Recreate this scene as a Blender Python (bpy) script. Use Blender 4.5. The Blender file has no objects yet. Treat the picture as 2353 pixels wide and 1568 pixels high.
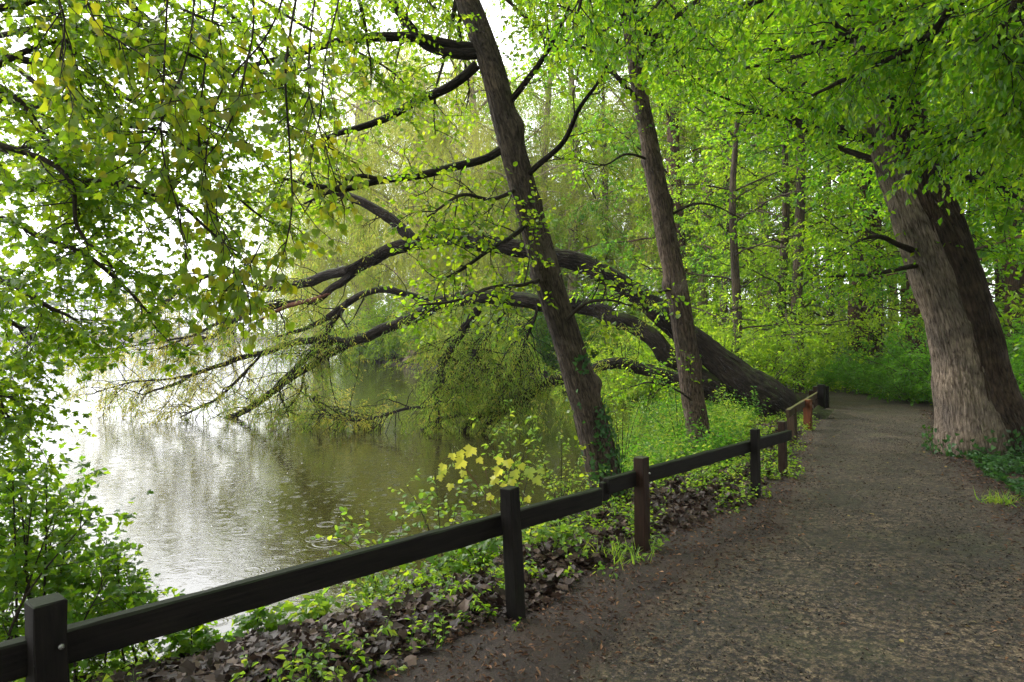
import bpy, math, random
import numpy as np
R = math.radians
C = bpy.context.scene.collection
scene = bpy.context.scene

# ---------------------------------------------------------------- camera, sky, sun, exposure
CAMZ = 1.6
PITCH = math.atan(19 / 1568.7)
cd = bpy.data.cameras.new('camera')
cam = bpy.data.objects.new('camera', cd)
C.objects.link(cam)
cam.location = (0, 0, CAMZ)
cam.rotation_euler = (math.pi / 2 - PITCH, 0, 0)
cd.lens = 24
cd.sensor_width = 36
cd.clip_start = 0.05
cd.clip_end = 2000
scene.camera = cam

SUN_EL, SUN_AZ = R(42), R(-62)          # azimuth measured from +Y towards +X: light comes from over the lake, left
w = bpy.data.worlds.new('World')
scene.world = w
w.use_nodes = True
nt = w.node_tree
bg = nt.nodes['Background']
sky = nt.nodes.new('ShaderNodeTexSky')
sky.sky_type = 'NISHITA'
sky.sun_disc = False
sky.sun_elevation = SUN_EL
sky.sun_rotation = SUN_AZ
sky.air_density = 1.0
sky.dust_density = 4.0
hs = nt.nodes.new('ShaderNodeHueSaturation')
hs.inputs['Saturation'].default_value = 0.25
nt.links.new(sky.outputs[0], hs.inputs['Color'])
mx = nt.nodes.new('ShaderNodeMix')
mx.data_type = 'RGBA'
mx.inputs[0].default_value = 0.8
nt.links.new(hs.outputs[0], mx.inputs[6])
mx.inputs[7].default_value = (11.2, 11.3, 11.4, 1)     # closed white cloud deck
nt.links.new(mx.outputs[2], bg.inputs['Color'])
bg.inputs['Strength'].default_value = 0.15

sd = bpy.data.lights.new('sun', 'SUN')
sd.energy = 1.5
sd.angle = R(25)
sd.color = (1.0, 0.96, 0.9)
so = bpy.data.objects.new('sun', sd)
C.objects.link(so)
so.rotation_euler = (math.pi / 2 - SUN_EL, 0, math.pi - SUN_AZ)
so.location = (0, 0, 40)

scene.view_settings.view_transform = 'Standard'
scene.view_settings.look = 'None'
scene.view_settings.gamma = 1
scene.view_settings.exposure = 1.36
cy = scene.cycles
cy.max_bounces = 7
cy.diffuse_bounces = 5
cy.glossy_bounces = 2
cy.transmission_bounces = 5
cy.transparent_max_bounces = 4
cy.volume_bounces = 0
cy.caustics_reflective = False
cy.caustics_refractive = False
cy.sample_clamp_indirect = 6
cy.use_denoising = True
cy.denoiser = 'OPENIMAGEDENOISE'
cy.denoising_input_passes = 'RGB_ALBEDO_NORMAL'
cy.denoising_prefilter = 'NONE'

# ---------------------------------------------------------------- helpers
rng = np.random.default_rng(7)


def seed(s):
    global rng
    rng = np.random.default_rng(s)


def nrm(v):
    return v / np.maximum(np.linalg.norm(v, axis=-1, keepdims=True), 1e-9)


def P(px, py, d):
    """world point seen at (px, py) of the 2353 x 1568 view, d metres ahead"""
    cx, cyy, f = px - 1176.5, 784 - py, 1568.7
    sp, cp = math.sin(PITCH), math.cos(PITCH)
    y = f * cp + cyy * sp
    z = -f * sp + cyy * cp
    s = d / y
    return np.array([cx * s, d, CAMZ + z * s])


def PL(pts, d0=None):
    """list of (px,py,d) -> (n,3)"""
    return np.array([P(*p) for p in pts])


def smooth(pts, n):
    """Catmull-Rom resample of (k,m) control points to n points"""
    pts = np.asarray(pts, float)
    k = len(pts)
    if k == 2:
        t = np.linspace(0, 1, n)[:, None]
        return pts[0] * (1 - t) + pts[1] * t
    ext = np.vstack([2 * pts[0] - pts[1], pts, 2 * pts[-1] - pts[-2]])
    u = np.linspace(0, k - 1 - 1e-6, n)
    i = u.astype(int)
    f = (u - i)[:, None]
    p0, p1, p2, p3 = ext[i], ext[i + 1], ext[i + 2], ext[i + 3]
    return 0.5 * (2 * p1 + (p2 - p0) * f + (2 * p0 - 5 * p1 + 4 * p2 - p3) * f ** 2 + (3 * p1 - p0 - 3 * p2 + p3) * f ** 3)


class Mesh:
    def __init__(self):
        self.v, self.f, self.r, self.b, self.n = [], {}, [], [], 0

    def add(self, verts, faces, rnd=None, bk=None):
        verts = np.asarray(verts, float).reshape(-1, 3)
        m = len(verts)
        self.v.append(verts)
        self.r.append(np.zeros(m) if rnd is None else np.asarray(rnd, float).reshape(-1))
        self.b.append(verts if bk is None else np.asarray(bk, float).reshape(-1, 3))
        for fa in (faces if isinstance(faces, list) else [faces]):
            fa = np.asarray(fa, np.int64)
            self.f.setdefault(fa.shape[1], []).append(fa + self.n)
        self.n += m

    def build(self, name, mat, parent=None, smooth_shade=False, kind=None):
        me = bpy.data.meshes.new(name)
        V = np.vstack(self.v)
        me.vertices.add(len(V))
        me.vertices.foreach_set('co', V.astype(np.float32).ravel())
        loops, starts, tot, s = [], [], [], 0
        for k, fl in self.f.items():
            fa = np.vstack(fl)
            loops.append(fa.ravel())
            starts.append(s + np.arange(len(fa)) * k)
            tot.append(np.full(len(fa), k))
            s += fa.size
        loops = np.concatenate(loops)
        me.loops.add(len(loops))
        me.loops.foreach_set('vertex_index', loops.astype(np.int32))
        starts = np.concatenate(starts)
        me.polygons.add(len(starts))
        me.polygons.foreach_set('loop_start', starts.astype(np.int32))
        me.polygons.foreach_set('loop_total', np.concatenate(tot).astype(np.int32))
        a = me.attributes.new('rnd', 'FLOAT', 'POINT')
        a.data.foreach_set('value', np.concatenate(self.r).astype(np.float32))
        a = me.attributes.new('bk', 'FLOAT_VECTOR', 'POINT')
        a.data.foreach_set('vector', np.vstack(self.b).astype(np.float32).ravel())
        me.polygons.foreach_set('use_smooth', np.full(len(starts), bool(smooth_shade)))
        me.update(calc_edges=True)
        me.materials.append(mat)
        o = bpy.data.objects.new(name, me)
        C.objects.link(o)
        if parent is not None:
            o.parent = parent
            o.location = -np.array(parent.location)      # meshes are laid out in world metres
        if kind:
            o['kind'] = kind
        return o


def tag(o, label=None, cat=None, group=None, kind=None):
    if label: o['label'] = label
    if cat: o['category'] = cat
    if group: o['group'] = group
    if kind: o['kind'] = kind
    return o


def thing(name, loc, label, cat, group=None):
    o = bpy.data.objects.new(name, None)
    o.empty_display_size = 0.2
    C.objects.link(o)
    o.location = tuple(float(x) for x in loc)
    return tag(o, label, cat, group)


def copy_tree(root, loc, rz, sc, label, group):
    r = root.copy()
    C.objects.link(r)
    r.location = loc
    r.rotation_euler = (0, 0, rz)
    r.scale = (sc, sc, sc)
    r['label'] = label
    if group: r['group'] = group
    for ch in root.children:
        c = ch.copy()
        C.objects.link(c)
        c.parent = r
    return r


# ---- tubes
def tubes(M, polys, rad, seg=4, rnd=None):
    polys = np.asarray(polys, float)
    N, K, _ = polys.shape
    rad = np.asarray(rad, float)
    if rad.ndim == 1:
        rad = rad[:, None] * np.linspace(1, 0.25, K)[None, :]
    t = nrm(np.gradient(polys, axis=1))
    ref = nrm(np.cross(t[:, K // 2], rng.normal(size=(N, 3))))[:, None, :] + 0 * t
    s = nrm(np.cross(t, ref))
    n = np.cross(s, t)
    a = np.linspace(0, 2 * np.pi, seg, endpoint=False)
    off = np.cos(a)[None, None, :, None] * s[:, :, None, :] + np.sin(a)[None, None, :, None] * n[:, :, None, :]
    V = polys[:, :, None, :] + rad[:, :, None, None] * off
    base = (np.arange(N) * K * seg)[:, None, None]
    k = np.arange(K - 1)[None, :, None] * seg
    j = np.arange(seg)[None, None, :]
    j2 = (j + 1) % seg
    F = np.stack([base + k + j, base + k + j2, base + k + seg + j2, base + k + seg + j], -1).reshape(-1, 4)
    L = np.concatenate([np.zeros((N, 1)), np.cumsum(np.linalg.norm(np.diff(polys, axis=1), axis=-1), axis=1)], 1)
    bk = np.stack([np.cos(a)[None, None, :] * rad[:, :, None], np.sin(a)[None, None, :] * rad[:, :, None],
                   np.broadcast_to(L[:, :, None], (N, K, seg))], -1)
    M.add(V, F, None if rnd is None else np.repeat(rnd, K * seg), bk)


def trunk(M, pts, radii, seg=36, step=0.06, ridge=0.02, flare=None, lobes=5, sd=1, knots=(), end=True, kink=0.0):
    """one big limb: smooth spline, noisy radius, furrowed bark relief; radii are per control point"""
    g = np.random.default_rng(sd)
    pts = np.asarray(pts, float)
    L = np.linalg.norm(np.diff(pts, axis=0), axis=1).sum()
    K = max(6, int(L / step))
    S = smooth(np.hstack([pts, np.asarray(radii, float)[:, None]]), K)
    p, r = S[:, :3], np.maximum(S[:, 3], 0.002)
    if kink:
        u_ = np.linspace(0, L, K)
        env = np.minimum(1, u_ / .5)[:, None]
        for f_, am in ((1.7, 1.0), (4.1, .5), (9.0, .22)):
            p = p + env * kink * am * np.sin(u_[:, None] * f_ * g.uniform(.8, 1.2, 3) + g.uniform(0, 6.28, 3))
    t = nrm(np.gradient(p, axis=0))
    ref = np.array([0.13, 1, 0.21]) if abs(nrm(p[-1] - p[0])[1]) < 0.9 else np.array([1, 0.1, 0.2])
    s = nrm(np.cross(t, ref))
    n = np.cross(s, t)
    a = np.linspace(0, 2 * np.pi, seg, endpoint=False)
    v = np.linspace(0, L, K)
    A, Vv = np.meshgrid(a, v)
    ph = g.uniform(0, 6.28, 12)
    rr = np.broadcast_to(r[:, None], A.shape).copy()
    rel = 1 + 0.05 * np.sin(2 * A + ph[0] + 0.8 * Vv) + 0.035 * np.sin(3 * A + ph[1] - 1.7 * Vv) + 0.03 * np.sin(3.1 * Vv + ph[2]) * np.sin(A + ph[3]) + 0.02 * np.sin(7.3 * Vv + ph[4] + A)
    nr = max(5, int(seg / 3.0))
    wob = 0.9 * np.sin(2.1 * Vv + ph[5]) + 0.7 * np.sin(5.3 * Vv + ph[6] + 2 * A) + 0.4 * np.sin(11 * Vv + ph[7] - 3 * A)
    rid = np.abs(np.sin(nr / 2 * A + wob)) - 0.5 + 0.5 * (np.abs(np.sin((nr - 2) / 2 * A - wob * 1.3 + 2)) - 0.5)
    rr = rr * rel + ridge * rid
    if flare:
        h, amt = flare
        e = np.exp(-Vv / h)
        rr = rr * (1 + amt * e * (0.55 + 0.45 * np.cos(lobes * A + ph[8]) + 0.25 * np.cos((lobes + 2) * A + ph[9])))
    for (kv, ka, kr, kh) in knots:
        da = np.angle(np.exp(1j * (A - ka)))
        rr = rr + kh * np.exp(-((Vv - kv) ** 2 + (da * r[:, None]) ** 2) / kr ** 2)
    V = p[:, None, :] + rr[:, :, None] * (np.cos(A)[:, :, None] * s[:, None, :] + np.sin(A)[:, :, None] * n[:, None, :])
    k = np.arange(K - 1)[:, None] * seg
    j = np.arange(seg)[None, :]
    j2 = (j + 1) % seg
    F = np.stack([k + j, k + j2, k + seg + j2, k + seg + j], -1).reshape(-1, 4)
    bk = np.stack([np.cos(A) * r[:, None], np.sin(A) * r[:, None], Vv], -1)
    rn = 0.5 + 0.5 * np.cos(A - ph[10])
    M.add(V, F, rn, bk)
    if end:
        M.add(np.vstack([V[-1], p[-1:] + t[-1] * r[-1] * 0.4]), np.array([[i, (i + 1) % seg, seg] for i in range(seg)]))
    return p, r


# ---- vectorised twig growth
def grow(start, d, length, K=6, wob=0.35, trop=(0, 0, 0), gain=0.0):
    N = len(start)
    p = np.zeros((N, K, 3))
    p[:, 0] = start
    d = nrm(d)
    tv = np.asarray(trop, float)
    st = (length / (K - 1))[:, None]
    for k in range(1, K):
        d = nrm(d + tv * gain / (K - 1) + rng.normal(size=(N, 3)) * wob / math.sqrt(K - 1))
        p[:, k] = p[:, k - 1] + d * st
    return p


def at(par, idx, t):
    K = par.shape[1]
    u = np.clip(t, 0, 0.9999) * (K - 1)
    i = u.astype(int)
    f = (u - i)[:, None]
    a, b = par[idx, i], par[idx, i + 1]
    return a * (1 - f) + b * f, nrm(b - a)


def kids(par, m, length, t0=0.15, t1=1.0, ang=(50, 15), flat=1.0, K=6, wob=0.35, trop=(0, 0, 0), gain=0.0, taper=0.5, tip=True):
    N = len(par)
    idx = np.repeat(np.arange(N), m)
    t = t0 + (t1 - t0) * (np.tile(np.arange(m), N) + rng.uniform(0, 1, N * m)) / m
    pos, tan = at(par, idx, t)
    perp = np.cross(tan, rng.normal(size=(N * m, 3)))
    perp[:, 2] *= flat
    perp = nrm(perp)
    a = np.radians(rng.normal(ang[0], ang[1], N * m))[:, None]
    d = np.cos(a) * tan + np.sin(a) * perp
    ln = rng.uniform(length[0], length[1], N * m) * (1 - taper * t)
    out = grow(pos, d, ln, K, wob, trop, gain)
    return out


# ---- leaf shapes: verts (x along leaf, y across, z up), faces
def tri_fan(outline, cx=0.45, fold=0.12):
    n = len(outline)
    V = [(cx, 0, 0)] + [(x, y, abs(y) * fold) for x, y in outline]
    return np.array(V), np.array([[0, i + 1, (i + 1) % n + 1] for i in range(n)])


def sym(half):
    """half outline from base to tip, mirrored"""
    return half + [(x, -y) for x, y in half[::-1] if abs(y) > 1e-6]


LOVAL = (np.array([(0, 0, 0), (.25, .24, .05), (.68, .24, .04), (1, 0, -.08), (.68, -.24, .04), (.25, -.24, .05)]), np.array([[0, 3, 2, 1], [0, 5, 4, 3]]))
LBEECH = (np.array([(0, 0, 0), (.2, .2, .05), (.5, .3, .08), (.8, .17, .02), (1, 0, -.08), (.8, -.17, .02), (.5, -.3, .08), (.2, -.2, .05)]),
          np.array([[0, 4, 3, 2], [0, 6, 5, 4]] + [[0, 2, 1, 1]])[:2])
LROUND = tri_fan(sym([(0, 0), (.12, .27), (.4, .42), (.75, .36), (.98, .12)]) , .5, .1)
LHEART = tri_fan(sym([(0.04, 0), (-.06, .2), (.08, .42), (.35, .46), (.65, .27), (.85, .1), (1.05, 0)]), .4, .14)
LMAPLE = tri_fan(sym([(0, 0), (-.02, .14), (-.08, .32), (.14, .3), (.16, .38), (.3, .56), (.42, .42), (.44, .22), (.62, .26), (.82, .2), (.8, .1), (1.0, 0)]), .3, .1)
LBIG = tri_fan(sym([(0, 0), (-.05, .22), (-.12, .42), (.05, .4), (.1, .55), (.22, .5), (.42, .66), (.46, .46), (.5, .24), (.62, .3), (.7, .36), (.76, .2), (.85, .22), (.88, .1), (1.05, 0)]), .28, -.3)
LIVY = tri_fan(sym([(0.05, 0), (-.08, .25), (.05, .5), (.3, .36), (.5, .34), (.7, .2), (1, 0)]), .35, .06)
LDIA = (np.array([(0, 0, 0), (.5, .32, .06), (1, 0, 0), (.5, -.32, .06)]), np.array([[0, 2, 1], [0, 3, 2]]))
LLEAFLET = (np.array([(0, 0, 0), (.45, .3, .1), (1, .04, -.03), (.5, -.26, .1)]), np.array([[0, 2, 1], [0, 3, 2]]))
LWIL = (np.array([(0, 0, 0), (.4, .11, .02), (1, 0, -.06), (.4, -.11, .02)]), np.array([[0, 2, 1], [0, 3, 2]]))
LGRASS = (np.array([(0, .03, 0), (0, -.03, 0), (.5, .025, .03), (.5, -.025, .03), (1, 0, -.25)]), np.array([[0, 1, 3], [0, 3, 2], [2, 3, 4]]))
LDEAD = tri_fan([(0, 0), (.1, .3), (.35, .36), (.45, .5), (.7, .3), (1, .1), (.85, -.15), (.8, -.42), (.5, -.3), (.3, -.45), (.1, -.25)], .45, .14)


def leaves(M, pos, axis, up, size, tm, rnd=None, wide=None):
    T, F = tm
    n = len(pos)
    axis = nrm(axis)
    b = nrm(np.cross(up, axis))
    nn = np.cross(axis, b)
    T = np.asarray(T)
    tw = T[None, :, 1:2] * (1 if wide is None else wide[:, None, None])
    cv = rng.uniform(.2, 2.6, n)[:, None, None]
    bend = rng.uniform(-.42, .1, n)[:, None, None]
    V = pos[:, None] + size[:, None, None] * (T[None, :, 0:1] * axis[:, None] + tw * b[:, None] + (T[None, :, 2:3] * cv + bend * T[None, :, 0:1] ** 2) * nn[:, None])
    Fa = (F[None] + (np.arange(n) * len(T))[:, None, None]).reshape(-1, F.shape[1])
    if rnd is None:
        rnd = rng.uniform(0, 1, n)
    M.add(V, Fa, np.repeat(rnd, len(T)))


def leaves_on(M, par, per, size, tm, droop=0.4, tilt=0.5, t0=0.1, side=0.8, along=0.5, rbias=None, keep=None, upv=(0, 0, 1), zflat=1.0):
    N = len(par)
    idx = np.repeat(np.arange(N), per)
    j = np.tile(np.arange(per), N)
    t = t0 + (1 - t0) * (j + rng.uniform(0.1, 0.9, N * per)) / per
    pos, tan = at(par, idx, t)
    sg = np.where((j + idx) % 2 == 0, 1.0, -1.0)[:, None]
    h = nrm(np.cross(tan, np.array([0, 0, 1.0])) + 1e-4) * sg
    ax = tan * along + h * side + rng.normal(size=pos.shape) * 0.35
    ax[:, 2] -= droop
    ax = nrm(ax)
    up = np.asarray(upv, float) + rng.normal(size=pos.shape) * tilt
    sz = rng.uniform(size[0], size[1], len(pos))
    pos = pos + ax * (sz * 0.25)[:, None]
    rb = rng.uniform(0, 1, len(pos))
    if rbias is not None:
        rb = np.clip(0.5 * rb + 0.5 * rbias[idx], 0, 1)
    if keep is not None:
        k = keep(pos)
        pos, ax, up, sz, rb = pos[k], ax[k], up[k], sz[k], rb[k]
    leaves(M, pos, ax, up, sz, tm, rb)


# ---------------------------------------------------------------- materials
def new_mat(name):
    m = bpy.data.materials.new(name)
    m.use_nodes = True
    n = m.node_tree
    n.nodes.clear()
    out = n.nodes.new('ShaderNodeOutputMaterial')
    return m, n, out


def N(n, typ, **kw):
    x = n.nodes.new(typ)
    for k, v in kw.items():
        if k in x.inputs:
            x.inputs[k].default_value = v
        else:
            setattr(x, k, v)
    return x


def ramp(n, src, stops):
    r = n.nodes.new('ShaderNodeValToRGB')
    while len(r.color_ramp.elements) < len(stops):
        r.color_ramp.elements.new(0.5)
    for e, (p, c) in zip(r.color_ramp.elements, stops):
        e.position = p
        e.color = (*c, 1) if len(c) == 3 else c
    n.links.new(src, r.inputs[0])
    return r


def mixc(n, fac, a, b, mode='MIX'):
    m = n.nodes.new('ShaderNodeMix')
    m.data_type = 'RGBA'
    m.blend_type = mode
    for s, i in ((fac, 0), (a, 6), (b, 7)):
        if hasattr(s, 'links'):
            n.links.new(s, m.inputs[i])
        elif isinstance(s, (int, float)):
            m.inputs[i].default_value = s
        else:
            m.inputs[i].default_value = (*s, 1)
    return m.outputs[2]


def leaf_mat(name, refl, trans, tw=0.5, rough=0.35, spec=0.4):
    """refl / trans: ramp colours over the per-leaf random value"""
    m, n, out = new_mat(name)
    at_ = N(n, 'ShaderNodeAttribute', attribute_name='rnd')
    st = lambda cols: [(i / max(1, len(cols) - 1), c) for i, c in enumerate(cols)]
    cr = ramp(n, at_.outputs['Fac'], st(refl))
    ct = ramp(n, at_.outputs['Fac'], st(trans))
    pb = N(n, 'ShaderNodeBsdfPrincipled')
    pb.inputs['Roughness'].default_value = rough
    pb.inputs['Specular IOR Level'].default_value = spec
    n.links.new(cr.outputs[0], pb.inputs['Base Color'])
    tb = N(n, 'ShaderNodeBsdfTranslucent')
    n.links.new(ct.outputs[0], tb.inputs[0])
    ms = N(n, 'ShaderNodeMixShader')
    ms.inputs[0].default_value = tw
    n.links.new(pb.outputs[0], ms.inputs[1])
    n.links.new(tb.outputs[0], ms.inputs[2])
    n.links.new(ms.outputs[0], out.inputs[0])
    return m


def bark_mat(name, ridge, furrow, scale=22, moss=0.0, stretch=0.22, bump=0.6, rough=0.8, lichen=None):
    m, n, out = new_mat(name)
    at_ = N(n, 'ShaderNodeAttribute', attribute_name='bk')
    mp = N(n, 'ShaderNodeMapping')
    mp.inputs['Scale'].default_value = (1, 1, stretch)
    n.links.new(at_.outputs['Vector'], mp.inputs[0])
    ns = N(n, 'ShaderNodeTexNoise', Scale=scale * 0.5, Detail=4.0)
    n.links.new(mp.outputs[0], ns.inputs['Vector'])
    ad = n.nodes.new('ShaderNodeVectorMath')
    ad.operation = 'MULTIPLY_ADD'
    n.links.new(ns.outputs['Color'], ad.inputs[0])
    ad.inputs[1].default_value = (.11, .11, .11)
    n.links.new(mp.outputs[0], ad.inputs[2])
    vo = N(n, 'ShaderNodeTexVoronoi', Scale=float(scale), feature='DISTANCE_TO_EDGE')
    n.links.new(ad.outputs[0], vo.inputs['Vector'])
    n2 = N(n, 'ShaderNodeTexNoise', Scale=scale * 2.0, Detail=5.0, Roughness=0.7)
    n.links.new(mp.outputs[0], n2.inputs['Vector'])
    r1 = ramp(n, vo.outputs['Distance'], [(0.0, (0, 0, 0)), (0.22, (1, 1, 1))])
    n2r = ramp(n, n2.outputs[0], [(0.36, (0, 0, 0)), (0.62, (1, 1, 1))])
    h = mixc(n, 0.6, r1.outputs[0], n2r.outputs[0])
    col = mixc(n, h, furrow, ridge)
    n3 = N(n, 'ShaderNodeTexNoise', Scale=2.3, Detail=3.0)
    n.links.new(at_.outputs['Vector'], n3.inputs['Vector'])
    r3 = ramp(n, n3.outputs[0], [(0.35, (.55, .55, .55)), (0.65, (1.25, 1.2, 1.12))])
    col = mixc(n, 1.0, col, r3.outputs[0], 'MULTIPLY')
    if lichen:
        n5 = N(n, 'ShaderNodeTexNoise', Scale=4.5, Detail=6.0, Roughness=0.65)
        n.links.new(at_.outputs['Vector'], n5.inputs['Vector'])
        r5 = ramp(n, n5.outputs[0], [(0.55, (0, 0, 0)), (0.68, (.8, .8, .8))])
        col = mixc(n, r5.outputs[0], col, lichen)
    if moss:
        geo = N(n, 'ShaderNodeNewGeometry')
        sx = N(n, 'ShaderNodeSeparateXYZ')
        n.links.new(geo.outputs['Normal'], sx.inputs[0])
        n4 = N(n, 'ShaderNodeTexNoise', Scale=6.0, Detail=5.0)
        n.links.new(geo.outputs['Position'], n4.inputs['Vector'])
        ml = N(n, 'ShaderNodeMath', operation='MULTIPLY')
        n.links.new(n4.outputs[0], ml.inputs[0])
        mr = N(n, 'ShaderNodeMapRange')
        n.links.new(sx.outputs[2], mr.inputs[0])
        mr.inputs[1].default_value = -0.3
        mr.inputs[2].default_value = 1.0
        n.links.new(mr.outputs[0], ml.inputs[1])
        r4 = ramp(n, ml.outputs[0], [(0.3, (0, 0, 0)), (0.5, (moss, moss, moss))])
        col = mixc(n, r4.outputs[0], col, (.05, .075, .012))
    pb = N(n, 'ShaderNodeBsdfPrincipled')
    pb.inputs['Roughness'].default_value = rough
    pb.inputs['Specular IOR Level'].default_value = 0.18
    n.links.new(col, pb.inputs['Base Color'])
    bp = N(n, 'ShaderNodeBump')
    bp.inputs['Strength'].default_value = bump
    bp.inputs['Distance'].default_value = 0.035
    n.links.new(h, bp.inputs['Height'])
    n.links.new(bp.outputs[0], pb.inputs['Normal'])
    n.links.new(pb.outputs[0], out.inputs[0])
    return m


BARK_ALDER = bark_mat('alder_bark', (.12, .092, .07), (.008, .006, .0045), 26, bump=1.0, moss=0.15, lichen=(.13, .105, .085))
BARK_ASH = bark_mat('second_tree_bark', (.17, .125, .095), (.012, .009, .007), 26, bump=1.0, lichen=(.22, .175, .14))
BARK_BIG = bark_mat('big_trunk_bark', (.36, .295, .24), (.05, .035, .026), 26, stretch=.14, bump=1.0)
BARK_WILLOW = bark_mat('willow_bark', (.032, .024, .018), (.002, .0016, .0012), 22, moss=0.5, stretch=.2, bump=.9)
BARK_DEAD = bark_mat('bare_red_branch', (.22, .10, .065), (.05, .025, .018), 30)
BARK_TWIG = bark_mat('dark_twig', (.045, .035, .025), (.02, .015, .01), 40, moss=0.2)
BARK_PALE = bark_mat('pale_bark', (.30, .25, .17), (.10, .075, .05), 18, lichen=(.2, .22, .12))
BARK_RED = bark_mat('reddish_bark', (.10, .058, .037), (.02, .012, .008), 16)
BARK_DARK = bark_mat('dark_bark', (.09, .07, .05), (.02, .015, .01), 18, moss=0.3)

LF_MAPLE = leaf_mat('maple_leaf', [(.04, .09, .008), (.06, .13, .01), (.085, .15, .012)], [(.18, .38, .01), (.36, .58, .012), (.62, .76, .03)], .58, spec=.45, rough=.25)
LF_POPLAR = leaf_mat('poplar_leaf', [(.06, .10, .02), (.08, .12, .025), (.14, .13, .02)], [(.30, .50, .015), (.42, .60, .02), (.68, .62, .02)], .66, rough=.28, spec=.45)
LF_ALDER = leaf_mat('alder_leaf', [(.06, .12, .01), (.08, .15, .012), (.11, .17, .015)], [(.22, .46, .012), (.38, .58, .015), (.60, .72, .03)], .58, spec=.4, rough=.25)
LF_BEECH = leaf_mat('beech_leaf', [(.035, .095, .01), (.05, .125, .012), (.07, .15, .015)], [(.17, .44, .01), (.32, .60, .015), (.55, .74, .025)], .62, rough=.24, spec=.55)
LF_WILLOW = leaf_mat('willow_leaf', [(.09, .12, .02), (.12, .15, .025), (.17, .15, .03)], [(.26, .50, .04), (.44, .60, .06), (.78, .68, .10)], .55, spec=.2)
LF_WEEP = leaf_mat('weeping_willow_leaf', [(.13, .16, .03), (.17, .18, .04), (.2, .18, .04)], [(.26, .42, .03), (.5, .60, .07), (.80, .74, .13)], .6, spec=.2)
LF_WOOD = leaf_mat('wood_leaf', [(.045, .10, .01), (.065, .13, .014), (.09, .15, .018)], [(.14, .36, .01), (.36, .58, .018), (.66, .8, .04)], .62, spec=.35)
LF_WOODDK = leaf_mat('dark_wood_leaf', [(.025, .075, .01), (.035, .10, .012), (.05, .12, .018)], [(.10, .32, .015), (.17, .42, .02), (.26, .5, .03)], .55, spec=.2)
LF_PALE = leaf_mat('grey_green_leaf', [(.09, .14, .07), (.12, .18, .09), (.16, .22, .12)], [(.2, .35, .12), (.3, .42, .16), (.35, .5, .2)], .4)
LF_SHRUB = leaf_mat('shrub_leaf', [(.035, .09, .01), (.05, .12, .012), (.07, .14, .015)], [(.18, .40, .01), (.3, .52, .015), (.46, .62, .02)], .55, spec=.25)
LF_YOUNG = leaf_mat('young_leaf', [(.06, .14, .02), (.09, .18, .02), (.13, .2, .02)], [(.26, .5, .03), (.4, .62, .04), (.6, .66, .05)], .5)
LF_YELLOW = leaf_mat('yellow_maple_leaf', [(.16, .24, .05), (.4, .42, .05), (.5, .48, .05)], [(.35, .48, .06), (.62, .62, .06), (.72, .68, .08)], .5, rough=.3)
LF_IVY = leaf_mat('ivy_leaf', [(.015, .05, .015), (.025, .075, .02), (.045, .11, .025)], [(.05, .15, .02), (.08, .2, .02), (.12, .28, .03)], .25, rough=.45, spec=.25)
LF_FAR = leaf_mat('far_shore_leaf', [(.05, .09, .03), (.07, .11, .04), (.09, .13, .05)], [(.12, .2, .06), (.16, .25, .08), (.2, .28, .1)], .3)  # washed-out leaf colours carry part of the distance haze
LF_DEAD = leaf_mat('dead_leaf', [(.012, .007, .005), (.032, .019, .013), (.10, .068, .052)], [(.02, .01, .008), (.04, .02, .015), (.06, .04, .03)], .12, rough=.55, spec=.22)
LF_CRUMB = leaf_mat('litter_crumb', [(.035, .018, .010), (.09, .045, .024), (.26, .14, .075)], [(.02, .01, .008), (.04, .02, .015), (.06, .04, .03)], .05, rough=.6, spec=.3)


def tex_pos(n):
    return N(n, 'ShaderNodeNewGeometry').outputs['Position']


def make_soil():
    m, n, out = new_mat('soil')
    pos = tex_pos(n)
    a = N(n, 'ShaderNodeTexNoise', Scale=55.0, Detail=6.0, Roughness=.75)
    b = N(n, 'ShaderNodeTexNoise', Scale=2.2, Detail=4.0)
    for x in (a, b):
        n.links.new(pos, x.inputs['Vector'])
    c = ramp(n, a.outputs[0], [(.3, (.008, .005, .004)), (.52, (.024, .015, .011)), (.72, (.07, .042, .027))])
    d = ramp(n, b.outputs[0], [(.4, (.75, .7, .68)), (.62, (1.25, 1.15, 1.05))])
    col = mixc(n, 1.0, c.outputs[0], d.outputs[0], 'MULTIPLY')
    pb = N(n, 'ShaderNodeBsdfPrincipled')
    pb.inputs['Roughness'].default_value = .6
    pb.inputs['Specular IOR Level'].default_value = .35
    n.links.new(col, pb.inputs['Base Color'])
    bp = N(n, 'ShaderNodeBump')
    bp.inputs['Strength'].default_value = .9
    bp.inputs['Distance'].default_value = .025
    n.links.new(a.outputs[0], bp.inputs['Height'])
    n.links.new(bp.outputs[0], pb.inputs['Normal'])
    n.links.new(pb.outputs[0], out.inputs[0])
    return m


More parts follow.
